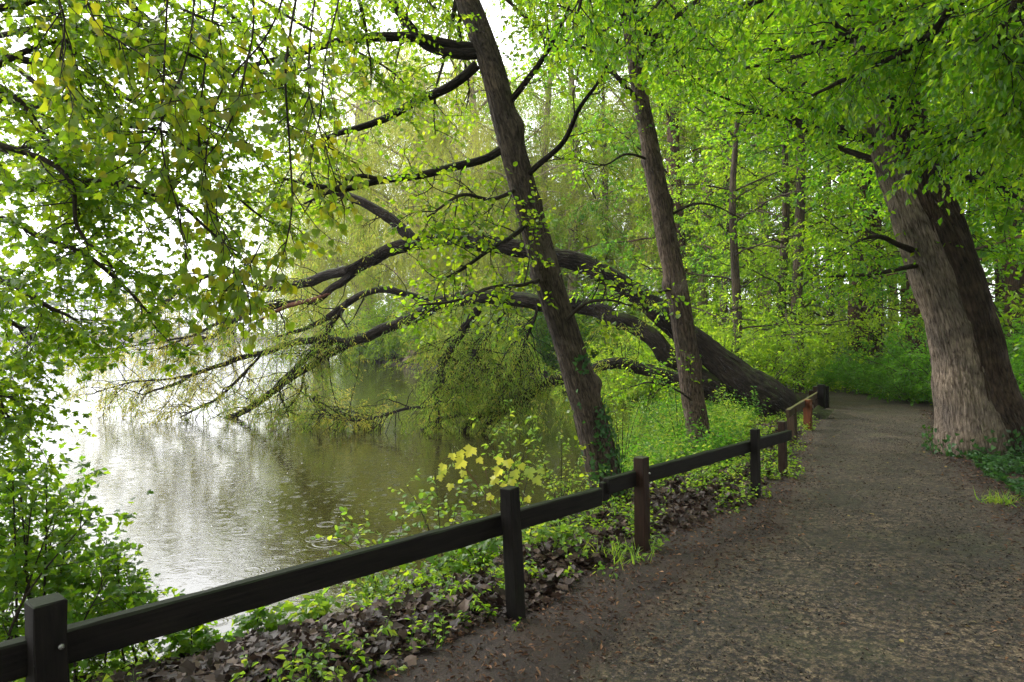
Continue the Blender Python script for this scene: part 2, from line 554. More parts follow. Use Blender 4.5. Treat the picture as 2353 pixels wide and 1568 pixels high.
def make_path():
    m, n, out = new_mat('wet_gravel')
    pos = tex_pos(n)
    vo = N(n, 'ShaderNodeTexVoronoi', Scale=95.0)
    fi = N(n, 'ShaderNodeTexNoise', Scale=60.0, Detail=6.0, Roughness=.8)
    md = N(n, 'ShaderNodeTexNoise', Scale=24.0, Detail=5.0, Roughness=.7)
    lo = N(n, 'ShaderNodeTexNoise', Scale=1.3, Detail=4.0, Roughness=.6)
    ms = N(n, 'ShaderNodeTexNoise', Scale=.9, Detail=5.0, Roughness=.65)
    for x in (vo, fi, md, lo, ms):
        n.links.new(pos, x.inputs['Vector'])
    grain = ramp(n, vo.outputs['Color'], [(0.0, (.018, .013, .008)), (.5, (.062, .046, .030)), (1.0, (.18, .138, .094))])
    pit = ramp(n, md.outputs[0], [(.44, (.12, .10, .09)), (.54, (1, 1, 1))])
    col = mixc(n, 1.0, grain.outputs[0], pit.outputs[0], 'MULTIPLY')
    tone = ramp(n, lo.outputs[0], [(.35, (.5, .46, .43)), (.65, (1.25, 1.2, 1.12))])
    col = mixc(n, 1.0, col, tone.outputs[0], 'MULTIPLY')
    bl = N(n, 'ShaderNodeTexNoise', Scale=6.5, Detail=6.0, Roughness=.7)
    n.links.new(pos, bl.inputs['Vector'])
    blr = ramp(n, bl.outputs[0], [(.38, (.6, .58, .56)), (.6, (1.2, 1.18, 1.15))])
    col = mixc(n, 1.0, col, blr.outputs[0], 'MULTIPLY')
    mr = ramp(n, ms.outputs[0], [(.55, (0, 0, 0)), (.76, (.5, .5, .5))])
    col = mixc(n, mr.outputs[0], col, (.055, .062, .018))
    at_ = N(n, 'ShaderNodeAttribute', attribute_name='rnd')      # 1 in the worn middle, 0 at the litter-covered edge
    er = N(n, 'ShaderNodeMath', operation='MULTIPLY_ADD')
    n.links.new(fi.outputs[0], er.inputs[0])
    er.inputs[1].default_value = 1.2
    n.links.new(at_.outputs['Fac'], er.inputs[2])
    rr = ramp(n, er.outputs[0], [(.55, (1, 1, 1)), (1.1, (0, 0, 0))])
    col = mixc(n, rr.outputs[0], col, (.045, .026, .017))
    pb = N(n, 'ShaderNodeBsdfPrincipled')
    pb.inputs['Specular IOR Level'].default_value = .4
    rg = ramp(n, lo.outputs[0], [(.35, (.5, .5, .5)), (.6, (.7, .7, .7))])
    n.links.new(rg.outputs[0], pb.inputs['Roughness'])
    n.links.new(col, pb.inputs['Base Color'])
    hh = mixc(n, .35, pit.outputs[0], vo.outputs['Distance'])
    hh = mixc(n, .3, hh, fi.outputs['Color'])
    bp = N(n, 'ShaderNodeBump')
    bp.inputs['Strength'].default_value = .9
    bp.inputs['Distance'].default_value = .02
    n.links.new(hh, bp.inputs['Height'])
    n.links.new(bp.outputs[0], pb.inputs['Normal'])
    n.links.new(pb.outputs[0], out.inputs[0])
    return m


def make_water():
    m, n, out = new_mat('lake_water')
    pos = tex_pos(n)

    def rings(scale, dens, freq, seed_):
        """rain rings: concentric waves round random points, each with its own size and age"""
        mp = N(n, 'ShaderNodeMapping')
        mp.inputs['Location'].default_value = (seed_, seed_ * 1.7, 0)
        mp.inputs['Scale'].default_value = (1, 1, 0)
        n.links.new(pos, mp.inputs[0])
        v = N(n, 'ShaderNodeTexVoronoi', Scale=scale)
        v.inputs['Randomness'].default_value = 1.0
        n.links.new(mp.outputs[0], v.inputs['Vector'])
        sp = N(n, 'ShaderNodeSeparateColor')
        n.links.new(v.outputs['Color'], sp.inputs[0])
        # radius of the ring
        rad = N(n, 'ShaderNodeMath', operation='MULTIPLY')
        n.links.new(sp.outputs[0], rad.inputs[0])
        rad.inputs[1].default_value = .34
        df = N(n, 'ShaderNodeMath', operation='SUBTRACT')
        n.links.new(v.outputs['Distance'], df.inputs[0])
        n.links.new(rad.outputs[0], df.inputs[1])
        sn = N(n, 'ShaderNodeMath', operation='MULTIPLY')
        n.links.new(df.outputs[0], sn.inputs[0])
        sn.inputs[1].default_value = freq
        si = N(n, 'ShaderNodeMath', operation='COSINE')
        n.links.new(sn.outputs[0], si.inputs[0])
        sq = N(n, 'ShaderNodeMath', operation='ABSOLUTE')
        n.links.new(df.outputs[0], sq.inputs[0])
        en = N(n, 'ShaderNodeMapRange')
        n.links.new(sq.outputs[0], en.inputs[0])
        en.inputs[1].default_value = 0
        en.inputs[2].default_value = .13
        en.inputs[3].default_value = 1
        en.inputs[4].default_value = 0
        en.clamp = True
        mu = N(n, 'ShaderNodeMath', operation='MULTIPLY')
        n.links.new(si.outputs[0], mu.inputs[0])
        n.links.new(en.outputs[0], mu.inputs[1])
        gt = N(n, 'ShaderNodeMath', operation='LESS_THAN')
        n.links.new(sp.outputs[1], gt.inputs[0])
        gt.inputs[1].default_value = dens
        m2 = N(n, 'ShaderNodeMath', operation='MULTIPLY')
        n.links.new(mu.outputs[0], m2.inputs[0])
        n.links.new(gt.outputs[0], m2.inputs[1])
        return m2.outputs[0]

    wv = N(n, 'ShaderNodeTexNoise', Scale=5.5, Detail=3.0, Roughness=.55)
    mp = N(n, 'ShaderNodeMapping')
    mp.inputs['Scale'].default_value = (1, 1.6, 1)
    n.links.new(pos, mp.inputs[0])
    n.links.new(mp.outputs[0], wv.inputs['Vector'])
    w2 = N(n, 'ShaderNodeTexNoise', Scale=17.0, Detail=3.0)
    n.links.new(mp.outputs[0], w2.inputs['Vector'])
    s = None
    parts = [(rings(1.7, .4, 80, 3.1), .3), (rings(3.4, .6, 60, 8.3), .3), (rings(3.1, .5, 60, 15.3), .25), (rings(7.0, .7, 40, 1.9), .2), (rings(8.0, .7, 40, 5.9), .2), (wv.outputs[0], .45), (w2.outputs[0], .16)]
    for sock, amp in parts:
        mu = N(n, 'ShaderNodeMath', operation='MULTIPLY_ADD')
        n.links.new(sock, mu.inputs[0])
        mu.inputs[1].default_value = amp
        if s is not None:
            n.links.new(s, mu.inputs[2])
        else:
            mu.inputs[2].default_value = 0
        s = mu.outputs[0]
    bp = N(n, 'ShaderNodeBump')
    bp.inputs['Strength'].default_value = .35
    bp.inputs['Distance'].default_value = .018
    n.links.new(s, bp.inputs['Height'])
    pb = N(n, 'ShaderNodeBsdfPrincipled')
    pb.inputs['Base Color'].default_value = (.022, .019, .007, 1)
    pb.inputs['Roughness'].default_value = .04
    pb.inputs['IOR'].default_value = 1.8
    n.links.new(bp.outputs[0], pb.inputs['Normal'])
    n.links.new(pb.outputs[0], out.inputs[0])
    return m


def make_timber(name, a, b, green, rough=.5):
    m, n, out = new_mat(name)
    at_ = N(n, 'ShaderNodeAttribute', attribute_name='bk')
    mp = N(n, 'ShaderNodeMapping')
    mp.inputs['Scale'].default_value = (1.2, 22, 22)
    n.links.new(at_.outputs['Vector'], mp.inputs[0])
    gn = N(n, 'ShaderNodeTexNoise', Scale=3.0, Detail=6.0, Roughness=.7)
    n.links.new(mp.outputs[0], gn.inputs['Vector'])
    bl = N(n, 'ShaderNodeTexNoise', Scale=5.0, Detail=5.0)
    n.links.new(at_.outputs['Vector'], bl.inputs['Vector'])
    c = ramp(n, gn.outputs[0], [(.35, a), (.7, b)])
    geo = N(n, 'ShaderNodeNewGeometry')
    sx = N(n, 'ShaderNodeSeparateXYZ')
    n.links.new(geo.outputs['Normal'], sx.inputs[0])
    ad = N(n, 'ShaderNodeMath', operation='MULTIPLY_ADD')
    n.links.new(sx.outputs[2], ad.inputs[0])
    ad.inputs[1].default_value = .55
    n.links.new(bl.outputs[0], ad.inputs[2])
    gr = ramp(n, ad.outputs[0], [(.62, (0, 0, 0)), (1.05, (.85, .85, .85))])
    col = mixc(n, gr.outputs[0], c.outputs[0], green)
    pb = N(n, 'ShaderNodeBsdfPrincipled')
    pb.inputs['Roughness'].default_value = rough
    pb.inputs['Specular IOR Level'].default_value = .12
    n.links.new(col, pb.inputs['Base Color'])
    bp = N(n, 'ShaderNodeBump')
    bp.inputs['Strength'].default_value = .5
    bp.inputs['Distance'].default_value = .004
    n.links.new(gn.outputs[0], bp.inputs['Height'])
    n.links.new(bp.outputs[0], pb.inputs['Normal'])
    n.links.new(pb.outputs[0], out.inputs[0])
    return m


SOIL, GRAVEL, WATER = make_soil(), make_path(), make_water()
TIMBER = make_timber('dark_wet_timber', (.0016, .0014, .0012), (.010, .0075, .006), (.014, .02, .009), .7)
TIMBER_BR = make_timber('brown_timber', (.010, .006, .004), (.03, .014, .009), (.05, .06, .03))
TIMBER_OR = make_timber('orange_brown_timber', (.07, .022, .010), (.15, .05, .02), (.12, .09, .04))
TIMBER_RAIL = make_timber('olive_brown_timber', (.025, .016, .01), (.07, .045, .025), (.10, .10, .04))
m, n_, out_ = new_mat('galvanised_metal')
pb_ = N(n_, 'ShaderNodeBsdfPrincipled')
pb_.inputs['Base Color'].default_value = (.16, .16, .15, 1)
pb_.inputs['Metallic'].default_value = .8
pb_.inputs['Roughness'].default_value = .5
n_.links.new(pb_.outputs[0], out_.inputs[0])
METAL = m

# ---------------------------------------------------------------- terrain
WZ = -0.6
LAND = np.array([(-14, -10), (-8, .2), (-4.4, 2.9), (-2.4, 4.55), (-1.2, 5.65), (-.2, 7.2), (.75, 8.9), (1.7, 11), (2.5, 14), (3.3, 18), (4.6, 24), (5.6, 29),
                 (4.5, 33), (1, 34.5), (-3, 39), (-8, 46), (-11, 54), (-14, 64), (-14, 80), (0, 110), (300, 130), (300, -10)], float)
FENCE = np.array([(-9, -5.5), (-3.4, .25), (-1.5, 2.2), (0, 3.78), (.93, 4.95), (2.35, 6.6), (2.97, 7.6), (4.04, 9.84), (4.8, 11.2), (6.2, 13.6), (6.2, 17), (3, 21)], float)
_PC = np.array([(-4, -4, 1.3), (-1.4, -.8, 1.15), (.4, 1.45, 1.08), (1.72, 3.56, 1.0), (3.0, 5.3, .95), (4.2, 7.75, .9), (5.7, 10.9, 1.0), (7.3, 13.9, 1.15), (7.7, 16.6, 1.1), (6.6, 19.5, 1.1), (3.5, 24, 1.1)], float)
PATHC, PATHW = _PC[:, :2], _PC[:, 2]


def seg_dist(x, y, poly, closed=False, vals=None):
    best = np.full(x.shape, 1e9)
    bv = np.zeros(x.shape)
    m_ = len(poly)
    for i in range(m_ if closed else m_ - 1):
        a, b = poly[i], poly[(i + 1) % m_]
        d = b - a
        t = np.clip(((x - a[0]) * d[0] + (y - a[1]) * d[1]) / (d @ d), 0, 1)
        q = np.hypot(x - a[0] - t * d[0], y - a[1] - t * d[1])
        k = q < best
        best = np.where(k, q, best)
        if vals is not None:
            bv = np.where(k, vals[i] * (1 - t) + vals[(i + 1) % m_] * t, bv)
    return (best, bv) if vals is not None else best


def inside(x, y, poly):
    r = np.zeros(x.shape, bool)
    m_ = len(poly)
    for i in range(m_):
        (x0, y0), (x1, y1) = poly[i], poly[(i + 1) % m_]
        if y0 == y1: continue
        c = ((y0 > y) != (y1 > y)) & (x < (x1 - x0) * (y - y0) / (y1 - y0) + x0)
        r ^= c
    return r


def snoise(x, y, f, sd):
    g = np.random.default_rng(sd)
    s = 0
    for i in range(7):
        a = g.uniform(0, 6.28)
        k = f * g.uniform(.6, 1.7)
        s = s + np.sin(k * (x * math.cos(a) + y * math.sin(a)) + g.uniform(0, 6.28))
    return s / 7 * 1.6


PCS = smooth(np.hstack([PATHC, PATHW[:, None]]), 60)


def path_mask(x, y):
    d, wv = seg_dist(x, y, PCS[:, :2], vals=PCS[:, 2])
    return wv - d       # positive on the path


def shore(x, y):
    d = seg_dist(x, y, LAND, True)
    return np.where(inside(x, y, LAND), d, -d)


def fence_side(x, y):
    """metres beyond the fence on the water side (negative on the path side)"""
    return path_mask(x, y) * 0 + np.where(inside(x, y, np.vstack([FENCE, [(-60, 21), (-60, -5.5)]])), 1, -1) * seg_dist(x, y, FENCE)


def gh(x, y):
    x, y = np.asarray(x, float), np.asarray(y, float)
    s = shore(x, y)
    t = np.clip(s / 1.9, 0, 1)
    h = WZ + (-WZ) * (t * t * (3 - 2 * t)) ** .8
    h = np.where(s < 0, WZ + np.maximum(s * .35, -1.6), h)
    pm = path_mask(x, y)
    off = np.clip(-pm / .8, 0, 1)
    h = h + off * .035 * snoise(x, y, 2.3, 5) + off * .012 * snoise(x, y, 11, 6) - .02 * np.clip(pm / 1.4, -0.2, 1) + .006 * snoise(x, y, 3.5, 9)
    far = np.clip((y - 175 - 10 * np.sin(x * .02)) / 14, 0, 1)
    h = np.maximum(h, WZ - 1.6 + far * 2.6)
    h = h + np.clip((y - 110) / 100, 0, 1) * np.clip((x + 30) / 80, 0, 1) * 2
    return h


def axis(brk):
    out = []
    for a, b, st in brk:
        out.append(np.arange(a, b, st))
    return np.concatenate(out)


gx = axis([(-800, -100, 50), (-100, -14, 4), (-14, -4, .5), (-4, 7.0, .045), (7.0, 14, .25), (14, 40, 1.5), (40, 800.1, 40)])
gy = axis([(-60, -4, 4), (-4, .8, .3), (.8, 9.5, .045), (9.5, 20, .12), (20, 60, 1), (60, 200, 4), (200, 1200.1, 50)])
X, Y = np.meshgrid(gx, gy)
Z = gh(X, Y)
nx, ny = len(gx), len(gy)
i, j = np.meshgrid(np.arange(nx - 1), np.arange(ny - 1))
q = (j * nx + i).ravel()
GF = np.stack([q, q + 1, q + nx + 1, q + nx], -1)
M = Mesh()
M.add(np.stack([X, Y, Z], -1), GF)
tag(M.build('ground', SOIL, smooth_shade=True), 'dark brown earth of the sloping lake bank', None, kind='structure')

# the gravel path: the same relief, 5 mm higher, with a ragged edge
pm = path_mask(X, Y) + .12 * snoise(X, Y, 4, 21) + .05 * snoise(X, Y, 13, 22)
okv = (pm > 0).ravel()
pf = GF[okv[GF].all(1)]
used, inv = np.unique(pf.ravel(), return_inverse=True)
PV = np.stack([X.ravel(), Y.ravel(), Z.ravel() + .005], -1)[used]
M = Mesh()
M.add(PV, inv.reshape(-1, 4), np.clip(pm.ravel()[used] / .55, 0, 1))
tag(M.build('path', GRAVEL, smooth_shade=True), 'wet grey brown gravel footpath curving into the wood', None, kind='structure')

M = Mesh()
wx = np.array([-800, 800.0])
M.add([(-800, -60, WZ), (800, -60, WZ), (800, 1150, WZ), (-800, 1150, WZ)], np.array([[0, 1, 2, 3]]))
tag(M.build('water', WATER), 'calm green brown lake water dimpled by rain', None, kind='structure')

# ---------------------------------------------------------------- fence
def boxbeam(M, p0, p1, w_, h_, upv=(0, 0, 1), bev=.006, rag=0.0, taper=1.0):
    """a bevelled beam from p0 to p1; w_ across, h_ along up; 8-gon section"""
    p0, p1 = np.asarray(p0, float), np.asarray(p1, float)
    t = nrm(p1 - p0)
    s = nrm(np.cross(t, upv))
    u = np.cross(s, t)
    L = np.linalg.norm(p1 - p0)
    a, b, e = w_ / 2, h_ / 2, bev
    sec = [(a, -b + e), (a, b - e), (a - e, b), (-a + e, b), (-a, b - e), (-a, -b + e), (-a + e, -b), (a - e, -b)]
    ns = max(2, int(L / .12) + 1)
    st = [(0, .0, 1)] + [(v, 0, 1) for v in np.linspace(bev, L - bev, ns)] + [(L, 0, 1)]
    V, B = [], []
    g = np.random.default_rng(int(abs(p0.sum()) * 1000) % 9999)
    for k, (v, _, _) in enumerate(st):
        inset = bev if k in (0, len(st) - 1) else 0
        for (x, z) in sec:
            fx = (abs(x) - inset) * math.copysign(1, x)
            fz = (abs(z) - inset) * math.copysign(1, z)
            wob_ = g.normal(size=2) * rag
            V.append(p0 + t * v + s * (fx + wob_[0]) + u * (fz + wob_[1]))
            B.append((v, x, z + p0[0]))
    F = []
    m_ = len(sec)
    for k in range(len(st) - 1):
        for q_ in range(m_):
            F.append((k * m_ + q_, k * m_ + (q_ + 1) % m_, (k + 1) * m_ + (q_ + 1) % m_, (k + 1) * m_ + q_))
    caps = np.array([list(range(m_))[::-1], [(len(st) - 1) * m_ + q_ for q_ in range(m_)]])
    M.add(V, [np.array(F), caps], None, B)


def fence_post(parent, px_top, py_top, px_b, py_b, d, wd, mat, bolt=None):
    top = P(px_top, py_top, d)
    bot = P(px_b, py_b, d)
    bot[2] -= .12
    M = Mesh()
    ax = nrm(np.array([.66, .75, 0]))           # the row's own direction
    boxbeam(M, bot, top, wd, wd, upv=ax, bev=.005, rag=.0022)
    return M.build('post', mat, parent)


def rail(parent, a, b, th, h, mat):
    M = Mesh()
    boxbeam(M, a, b, th, h, bev=.007, rag=.0012)
    return M.build('rail', mat, parent)


def bolt(parent, p, nv, r=.009):
    M = Mesh()
    nv = nrm(np.asarray(nv, float))
    s = nrm(np.cross(nv, (0, 0, 1)))
    u = np.cross(s, nv)
    a = np.linspace(0, 2 * np.pi, 12, endpoint=False)
    ring = lambda rr, o: np.array([p + nv * o + rr * (math.cos(q_) * s + math.sin(q_) * u) for q_ in a])
    V = np.vstack([ring(r, -.002), ring(r, .003), ring(r * .6, .0065), [p + nv * .0075]])
    F = [(k * 12 + q_, k * 12 + (q_ + 1) % 12, (k + 1) * 12 + (q_ + 1) % 12, (k + 1) * 12 + q_) for k in (0, 1) for q_ in range(12)]
    M.add(V, [np.array(F), np.array([(24 + q_, 24 + (q_ + 1) % 12, 36) for q_ in range(12)])])
    return M.build('bolt', METAL, parent)


FG = 'rail fences between path and lake'
f1 = thing('wooden_fence', (-1.5, 2.2, 0), 'nearest black rail fence whose long rail ends in front of the ivy clad trunk', 'fence', FG)
fence_post(f1, 106, 1378, 118, 1850, 2.2, .096, TIMBER)
fence_post(f1, 1171, 1120, 1189, 1432, 3.80, .08, TIMBER)
# centre line of the rail (front face towards the path)
def rail_px(a, b, fr=.0):
    return P(*a), P(*b)
a_, b_ = P(-190, 1577, 2.0), P(1378, 1141, 4.62)
rail(f1, a_, b_, .055, .118, TIMBER)
dirn = nrm(b_ - a_)
front = nrm(np.array([dirn[1], -dirn[0], 0]))
bolt(f1, P(131, 1477, 2.2) + front * .045, front)
f2 = thing('wooden_fence', (.93, 4.92, 0), 'black and brown rail fence of three posts rising to the middle distance', 'fence', FG)
fence_post(f2, 1473, 1050, 1477, 1272, 4.98, .085, TIMBER_BR)
fence_post(f2, 1735, 986, 1737, 1146, 6.62, .076, TIMBER)
fence_post(f2, 1798, 968, 1799, 1100, 7.62, .078, TIMBER_BR)
rail(f2, P(1393, 1117, 4.70), P(1814, 1000, 7.55), .055, .112, TIMBER)
M = Mesh()
boxbeam(M, P(1388, 1150, 4.72), P(1388, 1108, 4.72), .045, .07, upv=(.66, .75, 0), bev=.004)
M.build('joining_block', TIMBER, f2)
bolt(f2, P(1487, 1087, 4.86) + front * .02, front, .007)
f3 = thing('wooden_fence', (4.8, 11.2, 0), 'far olive brown rail fence with an orange post at the foot of the leaning willow', 'fence', FG)
fence_post(f3, 1819, 938, 1821, 1020, 9.84, .11, TIMBER_RAIL)
fence_post(f3, 1855, 918, 1858, 992, 11.2, .11, TIMBER_OR)
rail(f3, P(1810, 951, 9.2), P(1880, 906, 14.0), .05, .11, TIMBER_RAIL)
f4 = thing('wooden_fence', (6.2, 13.6, 0), 'cluster of dark brown fence posts where the path bends out of sight', 'fence', FG)
for (x0, y0, x1, y1, d, wd, mt) in ((1877, 888, 1879, 948, 13.9, .12, TIMBER_BR), (1887, 884, 1889, 952, 13.5, .12, TIMBER), (1896, 888, 1897, 942, 14.6, .12, TIMBER), (1866, 897, 1867, 940, 15.2, .11, TIMBER_BR)):
    fence_post(f4, x0, y0, x1, y1, d, wd, mt)
rail(f4, P(1872, 899, 14.4), P(1902, 896, 14.6), .05, .11, TIMBER_BR)

# ---------------------------------------------------------------- trees of the foreground and middle
def limb(parent, pts, radii, mat, sd=1, seg=12, step=.06, ridge=.004, name='branch', label=None, knots=(), kink=None):
    M = Mesh()
    p, r = trunk(M, pts, radii, seg, step, ridge, sd=sd, knots=knots, kink=max(radii) * .28 if kink is None else kink)
    o = M.build(name, mat, parent, smooth_shade=True)
    if label: o['label'] = label
    return p


def poly_n(p, n=12):
    return smooth(p, n)[None] if len(p) != n else p[None]


def resample(p, n=14):
    i_ = np.linspace(0, len(p) - 1, n)
    k = np.minimum(i_.astype(int), len(p) - 2)
    f = (i_ - k)[:, None]
    return p[k] * (1 - f) + p[k + 1] * f


# --- tree 1: slim alder leaning over the water, ivy at its foot
seed(11)
T1 = [(1408, 1180, 7.15), (1392, 1105, 7.1), (1340, 905, 7.0), (1262, 650, 6.95), (1190, 385, 6.95), (1128, 150, 6.95), (1070, -10, 7.0), (1020, -190, 7.1), (930, -480, 7.3), (850, -800, 7.6)]
T1R = [.20, .172, .15, .134, .128, .126, .122, .112, .095, .06]
alder = thing('alder_tree', (1.1, 7.1, -.2), 'slim dark trunk leaning left over the lake with ivy round its foot', 'tree')
M = Mesh()
t1p, t1r = trunk(M, PL(T1), T1R, 56, .03, .007, flare=(.35, .35), lobes=4, sd=4, knots=[(2.25, 2.9, .09, .06), (3.35, .3, .08, .05), (3.45, 1.5, .1, .05), (4.0, 2.4, .07, .04), (4.75, 3.2, .12, .05)])
M.build('trunk', BARK_ALDER, alder, smooth_shade=True)
d = 6.95
L1 = [
    ([(1118, 118, d), (1060, 123, d), (985, 105, 6.9), (940, 60, 6.8), (905, 10, 6.7), (870, -70, 6.6), (800, -180, 6.4)], [.07, .06, .05, .042, .035, .03, .015]),
    ([(1110, 112, d), (1040, 110, d), (950, 92, 6.8), (860, 88, 6.6), (760, 103, 6.4), (680, 122, 6.3), (590, 140, 6.2), (520, 152, 6.1)], [.065, .05, .045, .042, .038, .03, .02, .01]),
    ([(1095, 150, d), (1040, 195, d), (965, 235, 6.9), (900, 270, 6.8), (830, 295, 6.7), (760, 315, 6.6), (700, 345, 6.5)], [.05, .045, .042, .036, .03, .02, .01]),
    ([(1150, 345, d), (1110, 368, d), (1040, 385, 6.9), (960, 402, 6.8), (870, 412, 6.7), (790, 432, 6.6), (720, 425, 6.5), (640, 410, 6.4)], [.045, .04, .042, .038, .032, .03, .02, .01]),
    ([(870, 412, 6.7), (820, 405, 6.6), (760, 440, 6.5), (700, 470, 6.4)], [.02, .02, .014, .008]),
    ([(1196, 425, d), (1225, 390, 6.85), (1290, 330, 6.8), (1330, 250, 6.6), (1380, 180, 6.5), (1420, 90, 6.4)], [.034, .03, .025, .02, .015, .008]),
    ([(1225, 500, d), (1180, 540, 6.7), (1130, 570, 6.5), (1060, 620, 6.4), (1000, 650, 6.3)], [.03, .022, .018, .013, .006]),
    ([(1250, 640, d), (1200, 655, 6.6), (1130, 660, 6.4), (1050, 690, 6.2), (960, 700, 6.1)], [.022, .018, .014, .011, .006]),
    ([(1200, 430, d), (1130, 460, 6.7), (1060, 450, 6.5), (980, 500, 6.3)], [.022, .018, .014, .006]),
    ([(1280, 760, d), (1340, 700, 6.7), (1400, 690, 6.5), (1450, 705, 6.4)], [.02, .016, .012, .006]),
    ([(1160, 250, d), (1230, 160, 6.8), (1270, 90, 6.7), (1310, 10, 6.6)], [.035, .028, .02, .01]),
]
tw, lf = Mesh(), Mesh()
lp = []
for k, (pts, rr) in enumerate(L1):
    lp.append(resample(limb(alder, PL(pts), rr, BARK_TWIG if rr[0] < .03 else BARK_WILLOW, sd=30 + k)))
lp = np.stack(lp)
k1 = kids(lp, 8, (.4, 1.0), .2, 1, (55, 15), K=7, wob=.5, trop=(0, 0, -1), gain=.1)
k2 = kids(k1, 5, (.25, .6), .3, 1, (50, 15), K=5, wob=.4)
tubes(tw, k1, np.full(len(k1), .008), 4)
tubes(tw, k2, np.full(len(k2), .0035), 3)
leaves_on(lf, k2, 7, (.03, .06), LROUND, .15, .6, .1)
# dense bright sprays in front of the willow limbs
c0 = lp[[6, 8]]
k3 = kids(c0, 9, (.4, .9), .1, 1, (60, 20), K=7, wob=.4, trop=(0, 0, -1), gain=.15)
k4 = kids(k3, 7, (.2, .5), .1, 1, (50, 15), K=5)
tubes(tw, k3, np.full(len(k3), .006), 4)
tubes(tw, k4, np.full(len(k4), .003), 3)
leaves_on(lf, k4, 9, (.03, .055), LROUND, .15, .6, .1)
# crown above the frame
cl = PL([(1020, -190, 7.1)] * 1)
st_ = np.repeat(t1p[-95:][::4], 3, 0)
dr = rng.normal(size=st_.shape) + np.array([0, 0, .5])
h1 = grow(st_, dr, rng.uniform(1.2, 2.6, len(st_)), 8, .4, (0, 0, 1), .2)
h2 = kids(h1, 12, (.4, 1.1), .15, 1, (50, 15), K=6)
h3 = kids(h2, 4, (.2, .5), .2, 1, (50, 15), K=4)
tubes(tw, h1, np.full(len(h1), .03), 5)
tubes(tw, h2, np.full(len(h2), .008), 3)
leaves_on(lf, h3, 7, (.045, .075), LDIA, .2, .6, .1)
# little leafy shoots from the bark
si = t1p[rng.integers(8, 120, 26)] + rng.normal(size=(26, 3)) * .05
s1 = grow(si, rng.normal(size=(26, 3)) * [1, 1, .4] + [0, -1.0, .3], rng.uniform(.15, .45, 26), 5, .4)
tubes(tw, s1, np.full(26, .004), 3)
leaves_on(lf, s1, 8, (.03, .06), LROUND, .1, .6, .3)
tw.build('twigs', BARK_TWIG, alder, kind='stuff')
lf.build('crown', LF_ALDER, alder)

# ivy on the foot of tree 1
def ivy_on(name, pth, rad, vmax, n, size, label, cat='ivy', cover=None, mat=None, sd=5, lift=.02, dens_pow=1.0):
    seed(sd)
    M = Mesh()
    K = len(pth)
    L = np.concatenate([[0], np.cumsum(np.linalg.norm(np.diff(pth, axis=0), axis=1))])
    v = vmax * rng.uniform(0, 1, n) ** dens_pow
    a = rng.uniform(0, 2 * np.pi, n)
    if cover is not None:
        k = cover(v / vmax, a)
        v, a = v[k], a[k]
    p = np.stack([np.interp(v, L, pth[:, c]) for c in range(3)], -1)
    r = np.interp(v, L, rad)
    t = nrm(pth[min(K - 1, 30)] - pth[0])
    s = nrm(np.cross(t, (0, 1, 0)))
    u = np.cross(s, t)
    o = np.cos(a)[:, None] * s + np.sin(a)[:, None] * u
    pos = p + o * (r * 1.06 + rng.uniform(.0, lift * 2.5, len(v)))[:, None]
    ax = nrm(np.cross(o, rng.normal(size=o.shape)) + np.array([0, 0, -.5]) + o * .2)
    up = o + rng.normal(size=o.shape) * .45
    leaves(M, pos, ax, up, rng.uniform(size[0], size[1], len(v)), LIVY)
    # climbing stems
    root = thing(name, pth[0], label, cat)
    M.build('leaves', mat or LF_IVY, root, kind='stuff')
    S = Mesh()
    na = 9
    aa = rng.uniform(0, 6.28, na)
    vv = np.linspace(0, vmax * .85, 24)
    A_ = aa[:, None] + np.cumsum(rng.normal(size=(na, 24)) * .12, axis=1)
    pp = np.stack([np.interp(vv, L, pth[:, c]) for c in range(3)], -1)[None] + (np.cos(A_)[..., None] * s + np.sin(A_)[..., None] * u) * (np.interp(vv, L, rad)[None, :, None] * 1.03 + .004)
    tubes(S, pp, np.full(na, .007), 4)
    S.build('stems', BARK_TWIG, root, kind='stuff')
    return root


ivy_on('ivy', t1p, t1r * 1.04, 1.75, 1500, (.03, .055), 'glossy dark ivy climbing the foot of the slim trunk that leans left',
       cover=lambda v, a: (-.75 * np.cos(a) + .8 * np.sin(-a) + .35 * np.sin(9 * v + a) > .1 + .95 * v) | (rng.uniform(0, 1, len(v)) > .93 + .06 * v), sd=6)

